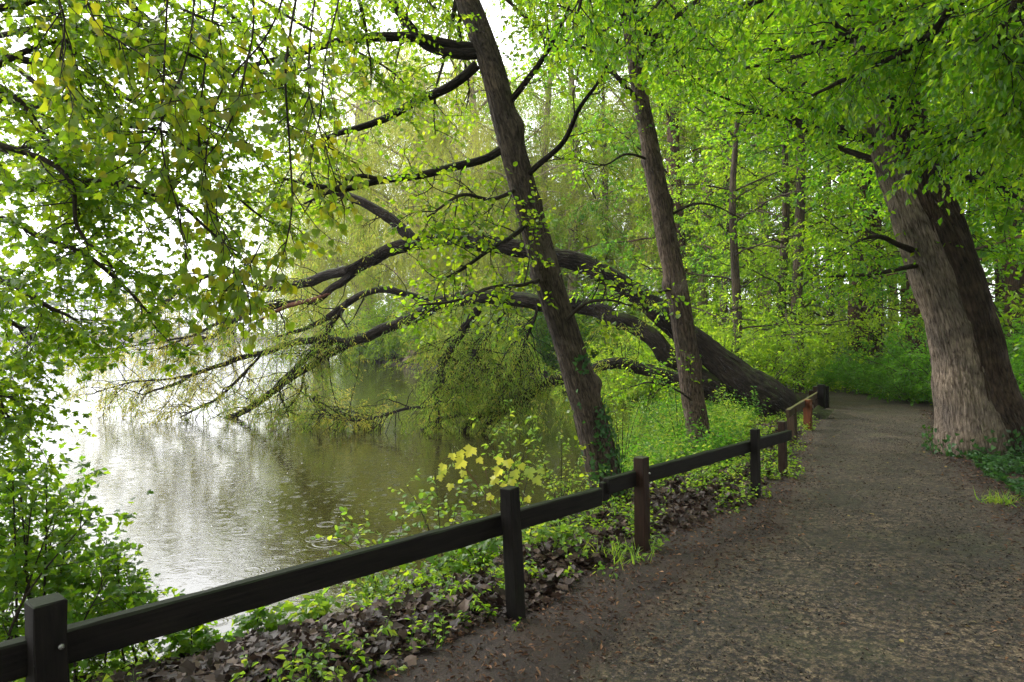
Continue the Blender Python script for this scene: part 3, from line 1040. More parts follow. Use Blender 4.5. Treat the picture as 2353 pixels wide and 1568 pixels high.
# --- tree 2: slim trunk beside the fence
seed(21)
T2 = [(1622, 1085, 9.6), (1612, 1040, 9.6), (1590, 900, 9.55), (1558, 680, 9.5), (1515, 450, 9.5), (1480, 270, 9.5), (1452, 100, 9.5), (1432, -40, 9.6), (1400, -260, 9.7), (1370, -520, 9.9)]
T2R = [.20, .165, .148, .14, .132, .112, .1, .09, .08, .05]
ash = thing('slender_tree', (2.7, 9.6, -.1), 'slender straight brown trunk just beyond the fence, in front of the leaning willow', 'tree')
M = Mesh()
t2p, t2r = trunk(M, PL(T2), T2R, 52, .035, .007, flare=(.3, .35), lobes=4, sd=14, knots=[(2.6, 2.8, .1, .04), (3.5, 0, .09, .05), (4.4, 3, .08, .04), (5.0, .4, .08, .04)])
M.build('trunk', BARK_ASH, ash, smooth_shade=True)
tw, lf = Mesh(), Mesh()
L2 = [([(1530, 500, 9.5), (1590, 470, 9.3), (1640, 472, 9.1), (1700, 500, 9.0)], [.02, .016, .012, .006]),
      ([(1475, 240, 9.5), (1420, 180, 9.2), (1370, 130, 9.0), (1290, 90, 8.8)], [.035, .03, .02, .01]),
      ([(1500, 370, 9.5), (1440, 355, 9.3), (1390, 380, 9.1), (1330, 370, 9.0)], [.02, .015, .01, .006]),
      ([(1560, 660, 9.5), (1500, 675, 9.3), (1440, 670, 9.2), (1380, 695, 9.1)], [.02, .015, .01, .006]),
      ([(1600, 930, 9.5), (1560, 900, 9.3), (1500, 880, 9.1), (1450, 890, 9.0)], [.014, .012, .01, .005]),
      ([(1462, 150, 9.5), (1530, 60, 9.3), (1600, 0, 9.1), (1680, -40, 9.0)], [.035, .03, .02, .01]),
      ([(1448, 60, 9.5), (1390, -20, 9.3), (1320, -60, 9.1)], [.03, .02, .01])]
lp = np.stack([resample(limb(ash, PL(a), b, BARK_TWIG, sd=60 + k)) for k, (a, b) in enumerate(L2)])
k1 = kids(lp, 5, (.4, .9), .15, 1, (55, 15), K=7, wob=.4, trop=(0, 0, -1), gain=.15)
k2 = kids(k1, 6, (.2, .55), .15, 1, (50, 15), K=5)
tubes(tw, k1, np.full(len(k1), .007), 4)
tubes(tw, k2, np.full(len(k2), .003), 3)
leaves_on(lf, k2, 8, (.04, .07), LOVAL, .25, .5, .1)
st_ = np.repeat(t2p[-90:][::4], 3, 0)
h1 = grow(st_, rng.normal(size=st_.shape) + [0, 0, .4], rng.uniform(1.2, 2.8, len(st_)), 8, .4, (0, 0, 1), .2)
h2 = kids(h1, 12, (.4, 1.1), .15, 1, (50, 15), K=6)
h3 = kids(h2, 4, (.2, .5), .2, 1, (50, 15), K=4)
tubes(tw, h1, np.full(len(h1), .025), 5)
tubes(tw, h2, np.full(len(h2), .007), 3)
leaves_on(lf, h3, 8, (.05, .08), LDIA, .2, .6, .1)
tw.build('twigs', BARK_TWIG, ash, kind='stuff')
lf.build('crown', LF_BEECH, ash)

# --- tree 3: the great leaning trunk at the right of the path
seed(31)
big = thing('great_tree', (6.15, 9.1, 0), 'great grey brown trunk leaning left at the right edge of the path, deeply furrowed', 'tree')
M = Mesh()
T3 = [(2252, 1105, 9.05), (2245, 1035, 9.05), (2225, 900, 9.05), (2200, 760, 9.05), (2150, 600, 9.05), (2095, 440, 9.1), (2045, 290, 9.15), (2018, 130, 9.2), (2005, -10, 9.3), (1975, -250, 9.5), (1930, -600, 9.9)]
T3R = [.52, .47, .41, .37, .34, .30, .285, .26, .24, .2, .15]
t3p, t3r = trunk(M, PL(T3), T3R, 110, .035, .022, flare=(.4, .35), lobes=6, sd=24)
M.build('trunk', BARK_BIG, big, smooth_shade=True)
M = Mesh()
T3b = [(2362, 1105, 8.9), (2335, 1030, 8.88), (2280, 900, 8.85), (2247, 760, 8.84), (2200, 600, 8.85), (2135, 440, 8.88), (2084, 290, 8.93), (2058, 130, 9.0), (2045, 0, 9.1), (2030, -220, 9.6), (2060, -560, 10.2)]
trunk(M, PL(T3b), [.39, .34, .27, .255, .23, .225, .22, .185, .17, .14, .1], 90, .035, .024, flare=(.4, .3), lobes=5, sd=25)
o = M.build('trunk', bark_mat('shade_tinted_bark', (.10, .07, .052), (.010, .007, .005), 24, stretch=.14, bump=1.0), big, smooth_shade=True)  # darkened bark colour stands in for shade on the trunk's right side
o['label'] = 'furrowed right side of the trunk built as a second stem, shade coloured into its bark'
L3 = [([(2095, 575, 9.0), (2060, 562, 8.8), (2025, 545, 8.7), (1985, 550, 8.6), (1950, 570, 8.5), (1900, 590, 8.4)], [.045, .035, .03, .022, .014, .007]),
      ([(2110, 610, 9.0), (2060, 618, 8.8), (2000, 632, 8.7), (1950, 632, 8.6), (1905, 636, 8.5)], [.035, .028, .024, .018, .008]),
      ([(2025, 545, 8.7), (1985, 530, 8.9), (1940, 535, 9.1), (1890, 500, 9.3)], [.02, .016, .012, .006]),
      ([(2030, 60, 9.2), (1980, 20, 8.9), (1930, -30, 8.7), (1860, -60, 8.5)], [.06, .05, .03, .015])]
lp = np.stack([resample(limb(big, PL(a), b, BARK_TWIG, sd=80 + k)) for k, (a, b) in enumerate(L3)])
tw, lf = Mesh(), Mesh()
k1 = kids(lp, 8, (.4, 1.0), .3, 1, (50, 15), flat=.3, K=7, wob=.35, trop=(0, 0, -1), gain=.2)
k2 = kids(k1, 7, (.25, .7), .15, 1, (50, 15), flat=.4, K=5)
tubes(tw, k1, np.full(len(k1), .007), 4)
tubes(tw, k2, np.full(len(k2), .003), 3)
leaves_on(lf, k2, 8, (.04, .075), LOVAL, .3, .4, .1)
st_ = np.repeat(t3p[-150:][::7], 3, 0)
h1 = grow(st_, rng.normal(size=st_.shape) + [0, 0, .3], rng.uniform(2, 4.5, len(st_)), 9, .4, (0, 0, 1), .2)
h2 = kids(h1, 14, (.6, 1.6), .15, 1, (50, 15), K=6)
h3 = kids(h2, 5, (.3, .7), .2, 1, (50, 15), K=4)
tubes(tw, h1, np.full(len(h1), .05), 6)
tubes(tw, h2, np.full(len(h2), .01), 3)
leaves_on(lf, h3, 8, (.07, .1), LDIA, .2, .6, .1)
tw.build('twigs', BARK_TWIG, big, kind='stuff')
lf.build('crown', LF_BEECH, big)
ivy_on('ivy', t3p, t3r * 1.12, .75, 2000, (.035, .07), 'dark ivy and weeds round the foot of the great trunk', sd=8, dens_pow=1.6, cover=lambda v, a: rng.uniform(0, 1, len(v)) > v * .7)

t3c, t3d = smooth(PL(T3b), 200), np.full(200, .36)
ivy_on('ivy', t3c, t3d, .9, 1300, (.035, .07), 'ivy over the foot of the darker right side of the great trunk', sd=9, dens_pow=1.5, cover=lambda v, a: rng.uniform(0, 1, len(v)) > v * .6)

# --- the fallen willow arching over the water
seed(41)
wil = thing('leaning_willow', (5.0, 13, -.2), 'black bent willow arching from the bank far out over the water, branch tips dipping in', 'tree')
M = Mesh()
TW = [(1840, 1010, 12.9), (1795, 960, 13.0), (1730, 900, 13.1), (1655, 835, 13.3), (1580, 765, 13.5), (1500, 700, 13.7), (1420, 650, 13.9), (1340, 612, 14.1), (1270, 590, 14.3), (1180, 565, 14.5), (1090, 553, 14.7), (1010, 553, 14.9), (930, 566, 15.1), (860, 592, 15.3), (800, 622, 15.5)]
trunk(M, PL(TW), [.56, .43, .34, .265, .22, .19, .175, .17, .165, .16, .155, .15, .14, .125, .11], 60, .05, .035, flare=(.9, .45), lobes=6, sd=44, kink=.03, knots=[(2.2, 1, .2, .08), (3.7, 3, .18, .07), (5.1, 5, .16, .06), (6.6, 2, .15, .05), (8, 4, .12, .05)])
M.build('trunk', BARK_WILLOW, wil, smooth_shade=True)
LW = [
    # big lower limb
    ([(1740, 950, 13.1), (1670, 910, 13.2), (1605, 864, 13.3), (1520, 800, 13.5), (1440, 748, 13.8), (1360, 708, 14.1), (1270, 690, 14.3), (1180, 688, 14.5), (1090, 690, 14.7), (1010, 702, 14.9), (940, 728, 15.1), (870, 760, 15.3), (800, 785, 15.5)],
     [.22, .2, .18, .165, .155, .15, .148, .145, .15, .145, .135, .115, .1], BARK_WILLOW),
    ([(800, 785, 15.5), (740, 783, 15.8), (680, 788, 16.1), (610, 806, 16.4), (540, 828, 16.7), (460, 858, 17.0), (390, 885, 17.3), (330, 905, 17.6)], [.09, .085, .075, .065, .055, .04, .03, .015], BARK_WILLOW),
    ([(830, 775, 15.4), (770, 805, 15.8), (700, 850, 16.4), (640, 892, 16.9), (590, 925, 17.3), (545, 950, 17.6), (505, 968, 17.8)], [.09, .085, .085, .08, .075, .065, .04], BARK_WILLOW),
    ([(760, 790, 15.8), (700, 830, 16.3), (650, 870, 16.7), (610, 915, 17.0), (570, 945, 17.3)], [.06, .06, .055, .04, .02], BARK_WILLOW),
    # third low limb to the water
    ([(1640, 905, 13.5), (1590, 890, 13.6), (1540, 868, 13.8), (1480, 850, 14.0), (1420, 843, 14.2), (1360, 848, 14.4), (1290, 868, 14.6), (1220, 892, 14.8), (1150, 925, 15.0), (1100, 965, 15.2), (1055, 1000, 15.3)], [.16, .14, .13, .12, .11, .1, .1, .1, .09, .08, .05], BARK_WILLOW),
    ([(1290, 868, 14.6), (1230, 910, 14.7), (1170, 940, 14.9), (1130, 965, 15.0), (1105, 995, 15.0)], [.05, .05, .06, .05, .04], BARK_WILLOW),
    # upper continuation to the left
    ([(800, 622, 15.5), (740, 640, 15.8), (680, 655, 16.1), (610, 660, 16.4), (560, 640, 16.7), (520, 615, 17.0)], [.12, .11, .1, .08, .06, .03], BARK_WILLOW),
    ([(850, 600, 15.3), (800, 640, 15.5), (760, 665, 15.6), (725, 690, 15.7), (680, 690, 15.9), (620, 712, 16.1), (560, 725, 16.3), (500, 745, 16.5), (430, 775, 16.8), (360, 800, 17.0)], [.09, .08, .075, .07, .05, .05, .04, .035, .025, .012], BARK_WILLOW),
    ([(760, 672, 15.6), (720, 690, 15.6), (680, 700, 15.7), (640, 715, 15.8), (600, 735, 15.9)], [.045, .05, .05, .04, .02], BARK_DEAD),
    ([(640, 700, 16.0), (580, 715, 16.2), (530, 745, 16.4), (490, 770, 16.6), (440, 790, 16.8), (380, 820, 17)], [.05, .06, .06, .05, .035, .015], BARK_WILLOW),
    ([(1010, 702, 14.9), (945, 678, 14.95), (875, 668, 15.0), (820, 685, 15.2), (770, 715, 15.4), (730, 740, 15.6), (690, 760, 15.8), (640, 775, 16.0)], [.07, .07, .07, .072, .065, .05, .04, .02], BARK_WILLOW),
    ([(800, 690, 15.2), (770, 740, 15.4), (745, 775, 15.5), (700, 820, 15.7)], [.05, .05, .04, .02], BARK_WILLOW),
    # stub rising from the arch
    ([(960, 560, 15.0), (920, 525, 15.0), (875, 487, 15.1), (825, 460, 15.2), (770, 445, 15.3), (720, 432, 15.4), (690, 410, 15.5)], [.13, .115, .1, .09, .075, .06, .03], BARK_WILLOW),
    # the strong hanging limb in the middle
    ([(1115, 690, 14.6), (1085, 735, 14.7), (1050, 785, 14.8), (1020, 840, 14.9), (1003, 890, 15.0), (1000, 930, 15.1), (1012, 985, 15.1)], [.08, .09, .085, .08, .07, .05, .03], BARK_WILLOW),
    ([(1052, 780, 14.8), (1085, 800, 14.7), (1105, 835, 14.6), (1150, 865, 14.5)], [.035, .035, .025, .01], BARK_WILLOW),
    ([(1005, 900, 15.0), (1040, 850, 14.9), (1075, 800, 14.8)], [.035, .04, .03], BARK_WILLOW),
    ([(1100, 950, 15.0), (1050, 955, 15.1), (1000, 965, 15.2), (968, 990, 15.3)], [.03, .04, .045, .03], BARK_WILLOW),
    ([(1000, 935, 15.1), (930, 940, 15.2), (860, 960, 15.3), (800, 965, 15.4), (740, 950, 15.5)], [.03, .03, .03, .025, .012], BARK_WILLOW),
    ([(1240, 690, 14.3), (1225, 740, 14.3), (1205, 790, 14.4), (1190, 840, 14.4), (1150, 870, 14.5)], [.03, .03, .025, .02, .01], BARK_WILLOW),
    ([(1190, 690, 14.5), (1150, 730, 14.6), (1110, 790, 14.7), (1060, 860, 14.8), (1040, 900, 14.9)], [.025, .025, .02, .016, .008], BARK_WILLOW),
    ([(650, 870, 16.7), (690, 900, 16.4), (730, 920, 16.2), (780, 950, 16.0), (830, 965, 15.8)], [.02, .022, .02, .02, .012], BARK_WILLOW),
    ([(700, 850, 16.4), (690, 900, 16.4), (665, 935, 16.4), (650, 960, 16.4)], [.03, .025, .02, .012], BARK_WILLOW),
    ([(640, 890, 16.9), (650, 925, 16.9), (665, 962, 16.9)], [.03, .03, .015], BARK_WILLOW),
    ([(520, 615, 17.0), (450, 645, 17.1), (400, 680, 17.2), (350, 725, 17.3)], [.05, .045, .035, .015], BARK_WILLOW),
    ([(610, 806, 16.4), (560, 860, 16.7), (500, 915, 17.1), (460, 935, 17.4), (415, 960, 17.7)], [.03, .03, .03, .025, .015], BARK_WILLOW),
    ([(480, 850, 17.0), (400, 870, 17.4), (300, 880, 17.8), (220, 900, 18.2)], [.03, .025, .02, .01], BARK_WILLOW),
    ([(430, 775, 16.8), (340, 790, 17.2), (250, 800, 17.8), (180, 790, 18.2)], [.025, .02, .015, .01], BARK_WILLOW),
]
lp = np.stack([resample(limb(wil, PL(a), b, c, sd=100 + k, seg=22, step=.06, ridge=min(.022, b[0] * .14), knots=[(1.0, k, .12, b[1] * .18), (2.2, k * 2.1, .1, b[1] * .2)]), 16) for k, (a, b, c) in enumerate(LW)])
tw, lf = Mesh(), Mesh()
sel = lp
k1 = kids(sel, 8, (.7, 1.9), .1, 1, (60, 20), K=9, wob=.6, trop=(-.3, 0, -1), gain=.5)
k1 = k1[k1[:, -1, 2] > WZ - .15]
k2 = kids(k1, 5, (.5, 1.2), .35, 1, (50, 20), K=7, wob=.5, trop=(0, 0, -1), gain=.5)
k3 = kids(k2, 3, (.25, .6), .2, 1, (45, 15), K=5, wob=.3, trop=(0, 0, -1), gain=.6)
tubes(tw, k1, rng.uniform(.01, .024, len(k1)), 5)
tubes(tw, k2, np.full(len(k2), .006), 3)
tubes(tw, k3[::2], np.full(len(k3[::2]), .003), 3)
kz = lambda p: (p[:, 2] > WZ + .03)
leaves_on(lf, k2, 9, (.06, .10), LWIL, .5, .7, .15, keep=kz)
leaves_on(lf, k3, 8, (.06, .10), LWIL, .5, .7, .1, keep=kz)
# golden outer sprays at the far left tips
tips = lp[[1, 2, 7, 9, 23, 24, 25, 26, 20]]
g1 = kids(tips, 18, (.8, 2.2), .35, 1, (55, 20), K=8, wob=.5, trop=(-.4, 0, -1), gain=.5, taper=.2)
g2 = kids(g1, 7, (.4, .9), .3, 1, (50, 15), K=6, wob=.4, trop=(0, 0, -1), gain=.8)
tubes(tw, g1, np.full(len(g1), .012), 4)
tubes(tw, g2, np.full(len(g2), .005), 3)
leaves_on(lf, g2, 12, (.06, .11), LWIL, .5, .7, .1, keep=kz, rbias=np.full(len(g2), 1.3))
# hanging green curtains in the middle
mid = lp[[0, 4, 15, 17, 18, 19, 11]]
mid = np.vstack([mid, lp[[17, 18, 19, 13]]])
c1 = kids(mid, 17, (.8, 1.8), .25, 1, (60, 20), K=8, wob=.5, trop=(0, 0, -1), gain=1.2, taper=.2)
c2 = kids(c1, 7, (.4, 1.0), .35, 1, (50, 15), K=6, wob=.4, trop=(0, 0, -1), gain=1.0)
tubes(tw, c1, np.full(len(c1), .011), 4)
tubes(tw, c2, np.full(len(c2), .0045), 3)
leaves_on(lf, c2, 12, (.06, .10), LWIL, .5, .7, .1, keep=kz, rbias=rng.uniform(-.5, .6, len(c2)))
tw.build('twigs', BARK_WILLOW, wil, kind='stuff')
lf.build('crown', LF_WILLOW, wil)

# --- poplar: big heart leaves hanging in from the top left; its trunk stands left of the view
seed(51)
pop = thing('poplar_tree', (-5.2, 1.3, -.1), 'poplar hanging long mossy shoots of broad heart shaped leaves from the top left', 'tree')
M = Mesh()
trunk(M, [(-5.2, 1.3, -.4), (-5.1, 1.35, 1.5), (-5.0, 1.5, 3.4), (-4.7, 1.7, 5.6), (-4.4, 2.0, 8.0)], [.3, .26, .24, .2, .12], 40, .06, .01, flare=(.3, .4), sd=54)
M.build('trunk', BARK_DARK, pop, smooth_shade=True)
LP = [
    ([tuple((-4.9, 1.5, 3.9)), P(120, -260, 2.7), P(420, -200, 2.9), P(760, -150, 3.4), P(1000, -170, 4.2)], [.11, .08, .065, .045, .02]),
    ([tuple((-4.85, 1.6, 4.2)), P(60, -420, 3.0), P(320, -330, 3.4), P(700, -300, 4.0)], [.09, .07, .05, .03]),
]
SH = [([(700, -130, 3.3), (684, 40, 3.25), (676, 200, 3.2), (676, 360, 3.15), (672, 470, 3.1), (640, 580, 3.05), (600, 650, 3.0)], .013),
      ([(640, -130, 3.2), (652, -20, 3.2), (600, 110, 3.2), (500, 240, 3.1), (480, 400, 3.0), (545, 560, 2.95)], .010),
      ([(520, -150, 3.0), (500, 0, 3.0), (470, 160, 2.95), (450, 330, 2.9), (470, 480, 2.85), (520, 590, 2.8)], .010),
      ([(400, -180, 2.9), (385, 0, 2.9), (370, 160, 2.85), (360, 330, 2.8), (400, 470, 2.8), (430, 590, 2.8)], .009),
      ([(250, -210, 2.8), (180, -60, 2.8), (200, 60, 2.8), (330, 150, 2.75), (420, 250, 2.7)], .008),
      ([(130, -240, 2.7), (120, -60, 2.7), (140, 60, 2.7), (120, 170, 2.65), (160, 240, 2.6)], .008),
      ([(800, -140, 3.5), (770, 0, 3.5), (740, 130, 3.5), (730, 260, 3.5), (720, 380, 3.4), (760, 470, 3.4)], .009),
      ([(740, -120, 3.4), (715, 40, 3.3), (700, 200, 3.3), (740, 320, 3.2), (780, 470, 3.2)], .008),
      ([(560, -150, 3.1), (590, 60, 3.1), (560, 230, 3.0), (500, 330, 2.95), (400, 420, 2.9)], .008),
      ([(450, -180, 2.95), (440, 60, 2.9), (400, 220, 2.85), (360, 320, 2.8), (300, 380, 2.8)], .008),
      ([(600, 560, 3.05), (560, 640, 3.0), (540, 690, 3.0)], .005)]
for k, (a, b) in enumerate(LP):
    limb(pop, np.array([np.asarray(q_, float) for q_ in a]), b, BARK_DARK, sd=150 + k, seg=14, ridge=.006)
sh = []
for k, (a, r0) in enumerate(SH):
    sh.append(resample(limb(pop, PL(a), np.linspace(r0 * .55, .002, len(a)), BARK_TWIG, sd=160 + k, kink=.02, seg=8, step=.05, ridge=.001)))
sh = np.stack(sh)
tw, lf = Mesh(), Mesh()
k1 = kids(sh, 19, (.15, .6), .2, 1, (50, 20), K=5, wob=.5, trop=(0, 0, -1), gain=.4)
tubes(tw, k1, np.full(len(k1), .003), 4)
leaves_on(lf, k1, 6, (.026, .052), LHEART, 1.0, 1.1, .3, side=.6, along=.3, upv=(0, -.8, .6))
leaves_on(lf, sh[-1:], 6, (.04, .06), LHEART, 1.0, .9, .1, upv=(0, -.8, .6))
tw.build('twigs', BARK_TWIG, pop, kind='stuff')
lf.build('crown', LF_POPLAR, pop)

# --- field maple: fine lobed leaves over the whole top left
seed(61)
mp_ = thing('field_maple', (-4.3, 3.0, -.5), 'field maple spreading fine dark branches and small lobed leaves across the left side', 'tree')
M = Mesh()
trunk(M, [(-4.5, 2.75, -.75), (-4.5, 2.8, .8), (-4.45, 3.0, 2.2), (-4.3, 3.2, 3.6), (-4.2, 3.4, 5.2)], [.16, .13, .12, .1, .06], 30, .05, .006, flare=(.25, .4), sd=64)
M.build('trunk', BARK_DARK, mp_, smooth_shade=True)
ml = [
    [(-300, 300, 3.3), (0, 145, 3.3), (60, 115, 3.3), (130, 92, 3.3), (230, 70, 3.4), (330, 90, 3.5), (470, 140, 3.6), (570, 200, 3.8)],
    [(-300, 440, 3.1), (0, 432, 3.1), (100, 425, 3.1), (180, 415, 3.1), (280, 430, 3.1), (400, 472, 3.2), (470, 520, 3.2), (560, 600, 3.3)],
    [(-300, 460, 2.9), (0, 500, 2.9), (90, 540, 2.9), (200, 590, 2.9), (290, 670, 2.9), (340, 720, 2.9)],
    [(-200, 200, 3.6), (130, 250, 3.6), (220, 262, 3.6), (290, 290, 3.7), (360, 300, 3.8), (480, 330, 3.9)],
    [(-200, 90, 3.8), (110, 60, 3.8), (240, 75, 3.8), (370, 100, 3.9), (470, 130, 4), (600, 170, 4.1), (720, 160, 4.2)],
    [(-250, 620, 3.0), (0, 640, 3.0), (100, 690, 3.0), (180, 740, 3.0)],
    [(-250, 300, 2.8), (0, 330, 2.8), (150, 400, 2.8), (180, 520, 2.8), (260, 620, 2.8)],
    [(-250, 100, 3.0), (0, 200, 3.0), (90, 300, 3.0), (150, 420, 3.0), (180, 500, 3.0)],
    [(-250, 720, 3.2), (-20, 730, 3.2), (50, 760, 3.2), (80, 800, 3.2)],
    [(-300, 0, 3.3), (0, 20, 3.3), (150, -20, 3.3), (350, 0, 3.4), (520, 60, 3.5)],
    [(-300, 850, 3.0), (-80, 860, 3.0), (-20, 900, 3.0), (20, 960, 3.0)],
    [(100, -200, 3.6), (200, -60, 3.6), (330, 40, 3.7), (400, 140, 3.8), (420, 260, 3.9)],
    [(300, -200, 4.0), (420, -40, 4.0), (560, 60, 4.1), (640, 180, 4.2), (700, 300, 4.3)],
    [(100, 150, 4.2), (300, 230, 4.2), (450, 330, 4.3), (540, 450, 4.4), (640, 520, 4.5)],
    [(-200, 350, 4.0), (100, 340, 4.0), (250, 380, 4.1), (380, 480, 4.2), (440, 580, 4.3)],
    [(700, -200, 4.6), (800, -60, 4.6), (840, 60, 4.7), (850, 200, 4.8)],
    [(200, -260, 5.0), (480, -80, 5.0), (700, 60, 5.1), (880, 150, 5.2), (960, 230, 5.2)],
    [(300, -300, 5.4), (700, -160, 5.4), (900, -60, 5.4), (1000, 20, 5.5)],
    [(-300, 120, 4.0), (-60, 180, 4.0), (60, 240, 4.0), (150, 330, 4.1), (200, 400, 4.1)],
    [(-300, 260, 4.6), (-40, 330, 4.6), (100, 400, 4.6), (220, 520, 4.7), (330, 600, 4.8)],
    [(0, -150, 4.6), (200, 20, 4.6), (400, 160, 4.7), (560, 320, 4.8), (640, 420, 4.8)],
    [(-200, 60, 4.4), (40, 160, 4.4), (200, 330, 4.4), (300, 450, 4.5), (360, 560, 4.5)],
    [(-300, -200, 3.2), (-60, -120, 3.2), (80, -20, 3.2), (160, 100, 3.2), (190, 220, 3.2)],
]
anchor = np.array([(-4.5, 2.8, z) for z in (1.2, 1.8, 2.4, 3.0, 3.6, 4.2, 4.8)])
bl = []
for k, a in enumerate(ml):
    pts = PL(a)
    z0 = np.clip(pts[0, 2], .9, 4.8)
    pts = np.vstack([[(-4.42, 3.0, z0)], pts])
    rr = np.linspace(.028 if k % 2 else .02, .004, len(pts))
    bl.append(resample(limb(mp_, pts, rr, BARK_TWIG, sd=200 + k, seg=8, step=.06, ridge=.001), 18))
bl = np.stack(bl)
tw, lf = Mesh(), Mesh()
hi_ = bl[:, -1, 2] > 2.2
k1a = kids(bl[hi_], 24, (.25, .65), .3, 1, (50, 18), flat=.6, K=7, wob=.4, trop=(.3, 0, -1), gain=.25, taper=.3)
k1 = kids(bl[~hi_], 14, (.22, .5), .3, 1, (50, 18), flat=.6, K=7, wob=.4, trop=(.3, 0, -1), gain=.25, taper=.3)
k1 = np.vstack([k1, k1a])
k2 = kids(k1, 6, (.15, .38), .15, 1, (50, 15), flat=.7, K=5, wob=.3, trop=(0, 0, -1), gain=.2)
tubes(tw, k1, np.full(len(k1), .0035), 4)
tubes(tw, k2, np.full(len(k2), .0016), 3)
leaves_on(lf, k2, 8, (.023, .039), LMAPLE, .4, .55, .1)
leaves_on(lf, k1, 7, (.03, .045), LMAPLE, .4, .55, .1)
tw.build('twigs', BARK_TWIG, mp_, kind='stuff')
lf.build('crown', LF_MAPLE, mp_)

# --- lower left shrub standing at the water's edge
seed(71)
shb = thing('hedge_shrub', (-2.9, 3.9, -.5), 'dense many stemmed shrub at the waterside behind the nearest fence post', 'shrub')
tw, lf = Mesh(), Mesh()
ends = [(-60, 860), (-20, 900), (30, 900), (70, 960), (110, 1020), (160, 1060), (200, 1120), (250, 1100), (290, 1180), (330, 1240), (360, 1280), (395, 1330), (330, 1330), (250, 1240), (180, 1180), (120, 1120), (60, 1060), (10, 1000), (-40, 1050), (90, 1200), (40, 1180), (220, 1300), (300, 1390), (150, 1300), (-80, 960), (420, 1350), (380, 1400), (0, 1150), (60, 1300), (280, 1300)]
sp = []
for k, (x, y) in enumerate(ends):
    dd = rng.uniform(3.2, 3.9)
    x = x * .8 - 20
    bx = -2.1 - .55 * rng.uniform(0, 1) + (x - 200) / 1568 * 1.6
    b0 = np.array([bx, dd + rng.uniform(-.1, .3), -.55])
    e = P(x, y, dd)
    c_ = (b0 + e) / 2 + rng.normal(size=3) * .05 + [-.05, 0, .12]
    sp.append(smooth(np.array([b0, c_, e]), 14))
sp = np.stack(sp)
for k in range(len(sp)):
    M = Mesh()
    tubes(M, sp[k:k + 1], np.array([.009]), 6)
    M.build('stem', BARK_TWIG, shb, smooth_shade=True)
k1 = kids(sp, 11, (.12, .32), .15, 1, (40, 15), K=6, wob=.35, trop=(.2, 0, .2), gain=.2, taper=.3)
k2 = kids(k1, 3, (.1, .25), .2, 1, (45, 15), K=4, wob=.3)
tubes(tw, k1, np.full(len(k1), .0028), 3)
leaves_on(lf, k1, 9, (.025, .05), LBEECH, .3, .6, .1)
leaves_on(lf, k2, 5, (.025, .05), LMAPLE, .3, .6, .1)
tw.build('twigs', BARK_TWIG, shb, kind='stuff')
lf.build('foliage', LF_SHRUB, shb)

# --- beech: branches over the path from the right, its trunk right of the view
seed(81)
bee = thing('beech_tree', (7.2, 2.2, 0), 'beech reaching over the path from the right with layered drooping bright green sprays', 'tree')
M = Mesh()
trunk(M, [(7.2, 2.2, -.2), (7.2, 2.25, 2), (7.1, 2.4, 5), (6.9, 2.6, 8.5)], [.42, .36, .3, .2], 40, .08, .008, flare=(.35, .4), sd=84)
M.build('trunk', BARK_DARK, bee, smooth_shade=True)
LB = [
    [(7.1, 2.4, 4.6), P(2420, -420, 5.2), P(2100, -330, 5.2), P(1750, -230, 5.3), P(1450, -130, 5.4), P(1250, -40, 5.5)],
    [(7.1, 2.4, 3.8), P(2500, -160, 4.2), P(2220, -10, 4.4), P(2140, 70, 4.6), P(2050, 140, 4.8), P(1950, 185, 5.0), P(1870, 215, 5.2)],
    [(7.1, 2.4, 3.4), P(2560, 50, 4.4), P(2353, 85, 4.5), P(2250, 100, 4.7), P(2150, 120, 4.9)],
    [(7.1, 2.4, 3.2), P(2520, 110, 3.7), P(2400, 165, 3.9), P(2340, 220, 4.1), P(2290, 280, 4.3), P(2240, 320, 4.5)],
    [(7.1, 2.4, 4.2), P(2500, -300, 4.6), P(2200, -230, 4.6), P(1950, -100, 4.7), P(1750, 0, 4.8), P(1600, 80, 4.9)],
    [(7.1, 2.4, 5.2), P(2300, -520, 4.6), P(1900, -420, 4.5), P(1600, -280, 4.5), P(1400, -120, 4.6), P(1330, 30, 4.7)],
    [(7.1, 2.4, 3.0), P(2580, 150, 4.8), P(2440, 200, 5.0), P(2350, 280, 5.2), P(2290, 330, 5.4)],
    [(7.1, 2.4, 5.6), P(2400, -560, 6.0), P(2050, -460, 6.2), P(1700, -200, 6.4), P(1560, -40, 6.5), P(1450, 60, 6.6)],
    [(7.1, 2.4, 6.0), P(2100, -700, 4.0), P(1500, -640, 3.6), P(1100, -480, 3.8), P(800, -300, 4.0)],
    [(7.0, 2.4, 6.4), P(2600, -900, 3.0), P(1900, -1000, 2.4), P(1200, -1000, 2.2), P(700, -900, 2.2)],
    [(7.1, 2.4, 4.4), P(2700, -500, 3.4), P(2300, -500, 3.2), P(1900, -520, 3.0), P(1600, -500, 2.9)],
    [(7.1, 2.4, 3.9), P(2600, -250, 3.4), P(2450, -120, 3.5), P(2330, 0, 3.6), P(2280, 120, 3.7)],
]
bb = []
for k, a in enumerate(LB):
    pts = np.array([np.asarray(q_, float) for q_ in a])
    bb.append(resample(limb(bee, pts, np.linspace(.055 if k < 9 else .07, .009, len(pts)), BARK_TWIG, sd=250 + k, seg=10, step=.06, ridge=.002), 20))
bb = np.stack(bb)
tw, lf = Mesh(), Mesh()
k1 = kids(bb, 22, (.35, .9), .22, 1, (48, 14), flat=.35, K=8, wob=.3, trop=(0, 0, -1), gain=.35, taper=.4)
k2 = kids(k1, 7, (.25, .6), .15, 1, (48, 12), flat=.35, K=6, wob=.25, trop=(0, 0, -1), gain=.5)
tubes(tw, k1, np.full(len(k1), .005), 4)
tubes(tw, k2, np.full(len(k2), .002), 3)
